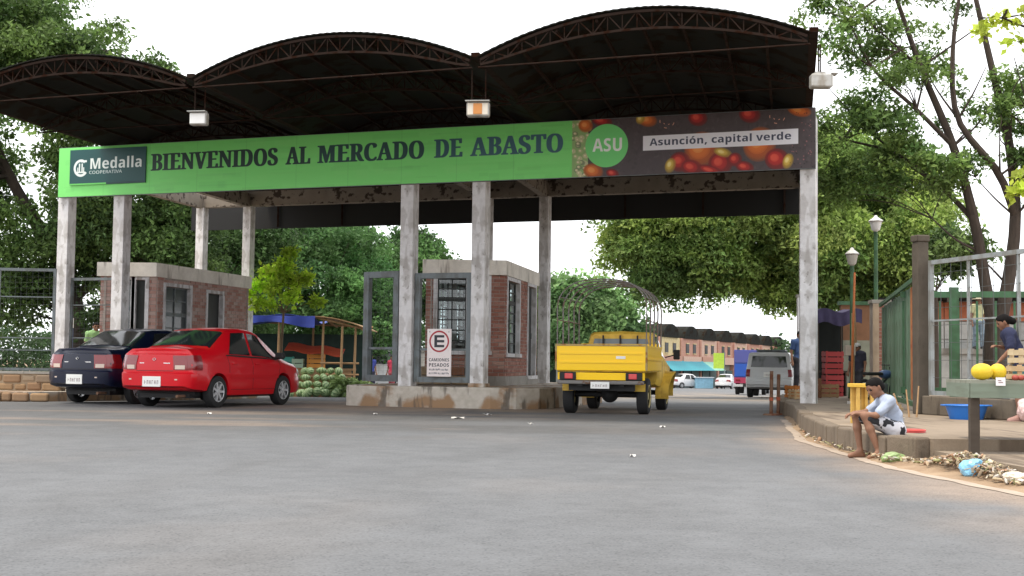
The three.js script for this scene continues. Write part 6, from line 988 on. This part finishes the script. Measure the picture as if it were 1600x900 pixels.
tree('small round dark shrub tree between the forked trunk and the leafy tree', [12.0, 38], { seed: 9, leaf: LF.mid, c0: dk, c1: [0.12, 0.17, 0.05], trunk: [[0, 0, 0], [0, 2, 0], [0, 3.2, 0]], r0: 0.1, branchR: 0.03, crowns: [[0.6, 4.2, 0, 0.8, 0.5, 0.6, 10, 0.4, 26]] });
tree('near tree whose bright leaves hang in at the right edge', [7.4, 15.5], { seed: 10, leaf: LF.near, c0: [0.22, 0.30, 0.03], c1: [0.36, 0.40, 0.06], trunk: [[0, 0.2, 0], [0, 2.4, 0], [-0.2, 4.4, 0]], r0: 0.12, branchR: 0.02, branchEvery: 1, limbs: [{ pts: [[0, 2.2, 0], [-0.8, 2.8, 0], [-1.35, 3.0, 0]], r0: 0.03, r1: 0.01 }, { pts: [[-0.1, 3.8, 0], [-0.9, 4.6, 0.1], [-1.7, 5.0, 0]], r0: 0.04, r1: 0.012 }], clumps: [[-1.72, 4.95, 0, 0.16, 12], [-1.45, 5.05, 0, 0.16, 10], [-1.9, 4.86, 0, 0.1, 6], [-1.55, 4.72, 0, 0.08, 5], [-1.45, 2.98, 0, 0.12, 10], [-1.55, 2.92, 0, 0.08, 6], [-1.5, 3.15, 0, 0.07, 5]] });
{ // far wood on the horizon, one mass
  const r = rng(131), n = 8000, m = new THREE.InstancedMesh(leafCluster(16, 0.6, 1.1, 9), LM, n), q = new THREE.Object3D();
  for (let i = 0; i < n; i++) { const x = rr(-150, 150, r), h = 4.5 + 4 * fbm(x * 0.09, 2, 701, 3); q.position.set(x, G(200) + r() * h, -(205 + rr(-5, 8, r))); q.rotation.set(r(), r() * 6, r()); q.scale.setScalar(0.7 + r() * 0.7); q.updateMatrix(); m.setMatrixAt(i, q.matrix); const k = 0.7 + r() * 0.6; m.setColorAt(i, lin(0.06 * k, 0.115 * k, 0.045 * k)); }
  m.name = numbered('distant_wood'); tag(m, 'far belt of green trees along the horizon behind the market', 'wood', null, 'stuff'); m.castShadow = m.receiveShadow = true; scene.add(m);
}
// ---------------------------------------------------------------- far market buildings
{
  const a = [15.9, 145], b = [43, 212], W = Math.hypot(b[0] - a[0], b[1] - a[1]), y0 = G(150) - 0.3, B = thing('market_building', 'two-storey market building with red brick, cream walls and black barrel roofs', 'building', [a[0], y0, a[1]], wallTurn(a, b));
  const cream = N([0.62, 0.5, 0.27], 0.9), brickM = N([0.48, 0.25, 0.18], 0.9), pinkM = N([0.58, 0.38, 0.29], 0.9), dark = M([0.02, 0.02, 0.022], 0.5), n = 8, bw = W / n;
  obj('wall', bx(W, 3.0, 6, W / 2, 1.5, -3.4), N([0.25, 0.23, 0.2], 0.9), B);
  for (let i = 0; i < n; i++) {
    const x0 = i * bw, m = i < 1 ? cream : i % 2 ? brickM : pinkM;
    obj('bay', bx(bw - 0.2, 2.9, 6, x0 + bw / 2, 4.45, -3), m, B); obj('pier', bx(0.7, 5.9, 6.3, x0 + 0.1, 2.95, -3), brickM, B);
    obj('parapet', bx(bw - 0.9, 0.9, 0.3, x0 + bw / 2 + 0.2, 3.4, 0.1), i % 2 ? pinkM : brickM, B);
    const rf = new THREE.CylinderGeometry(bw * 0.36, bw * 0.36, 6.4, 20, 1, false, 0, Math.PI); rf.rotateX(-Math.PI / 2); rf.rotateZ(0); rf.scale(1, 0.55, 1); 
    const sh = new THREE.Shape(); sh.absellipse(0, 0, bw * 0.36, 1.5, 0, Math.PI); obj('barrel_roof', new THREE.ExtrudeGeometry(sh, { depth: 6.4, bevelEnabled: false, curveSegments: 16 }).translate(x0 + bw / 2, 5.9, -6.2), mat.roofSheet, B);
    for (let k = 0; k < 2; k++) { const w = obj('window', bx(1.3, 1.1, 0.06, x0 + bw * (0.34 + 0.36 * k), 4.75, 0.03), dark, B); obj('lintel', bx(1.4, 0.1, 0.1, x0 + bw * (0.34 + 0.36 * k), 5.34, 0.06), cream, w); obj('sill', bx(1.4, 0.1, 0.1, x0 + bw * (0.34 + 0.36 * k), 4.16, 0.06), cream, w); }
    for (let k = 0; k < 2; k++) obj('shop_front', bx(bw * 0.36, 2.1, 0.1, x0 + bw * (0.3 + 0.42 * k), 1.15, 0.05), k ? M([0.05, 0.08, 0.08], 0.4) : M([0.02, 0.06, 0.065], 0.4), B);
  }
  const aw = thing('shop_awning', 'turquoise awning along the far market building', 'awning', [a[0] - 0.2, y0, a[1] - 0.3], wallTurn(a, b)); obj('canopy', shell(10, 3, (u, v) => [u * 19, 3.3 - 1.1 * v, 0.2 + 1.6 * v], 0.05), N([0.02, 0.26, 0.32], 0.7), aw); obj('canopy_end', shell(6, 3, (u, v) => [19 + u * 6, 3.3 - 1.1 * v, 0.2 + 1.5 * v], 0.05), N([0.22, 0.48, 0.36], 0.7), aw);
  const bn = thing('banner', 'lime green banner hanging before the far market building', 'banner', [21.6, G(140), 140]); obj('cloth', bx(1.1, 1.6, 0.04, 0, 2.9, 0), N([0.42, 0.60, 0.06], 0.8), bn); obj('pole', bar([0.6, 0, 0], [0.6, 3.8, 0], 0.05), mat.greySteel, bn);
  const kx = thing('street_kiosk', 'small pale blue kiosk between the parked white sedans', 'kiosk', [20.2, G(141), 141]); obj('cabin', rbx(1.8, 1.1, 1.2, 0.05, 0, 0.55, 0), N([0.22, 0.42, 0.55], 0.7), kx); obj('top', bx(2, 0.08, 1.4, 0, 1.15, 0), N([0.5, 0.55, 0.6]), kx);
}
{ // long open shed far behind the pickup
  const s = thing('market_shed', 'long open market shed with pale roof behind the pickup', 'shed', [0.5, G(100), 104]); obj('roof', bx(9.5, 0.35, 5, 3, 3.6, 0), N([0.5, 0.5, 0.48], 0.8), s); for (let i = 0; i < 9; i++) obj('post', bx(0.18, 3.4, 0.18, -1.4 + i * 1.1, 1.7, 2.2), N([0.35, 0.37, 0.36]), s); obj('back_wall', bx(9.2, 3.3, 0.2, 3, 1.65, -2.2), M([0.03, 0.045, 0.04], 0.9), s);
  const b = thing('street_wall', 'low pale market wall behind the white van', 'wall', [-14, G(75), 75]); obj('face', bx(12, 2.1, 0.25, 6, 1.05, 0), N([0.42, 0.40, 0.36], 0.9), b); obj('coping', bx(12.1, 0.12, 0.35, 6, 2.16, 0), mat.concrete, b);
  const f = thing('column_post', 'pale concrete post beyond the right gate column beside the silver car', 'post', [9.9, 0, 46], 0); obj('shaft', rbx(0.24, 3.3, 0.24, 0.02, 0, 1.65, 0), mat.whitewash, f); obj('cap', rbx(0.3, 0.1, 0.3, 0.01, 0, 3.33, 0), mat.concrete, f);
}
{ const r = rng(141), n = 260, m = new THREE.InstancedMesh(leafCluster(9, 0.2, 0.14, 19, 0.5), LM, n), q = new THREE.Object3D();
  for (let i = 0; i < n; i++) { const u = r(); q.position.set(lerp(-5.2, -4.2, u) + rr(-0.15, 0.15, r), G(40) + 0.06 + r() * 0.5 * (1 - u * 0.5), -(39.5 + r() * 0.9)); q.rotation.set(r(), r() * 6, r()); q.scale.setScalar(0.7 + r() * 0.6); q.updateMatrix(); m.setMatrixAt(i, q.matrix); const k = 0.7 + r() * 0.6; m.setColorAt(i, lin(0.24 * k, 0.33 * k, 0.12 * k)); }
  m.name = numbered('leafy_greens'); tag(m, 'loose heap of pale leafy greens at the right end of the watermelons', 'greens', null, 'stuff'); m.castShadow = m.receiveShadow = true; scene.add(m); }
renderer.render(scene, camera);
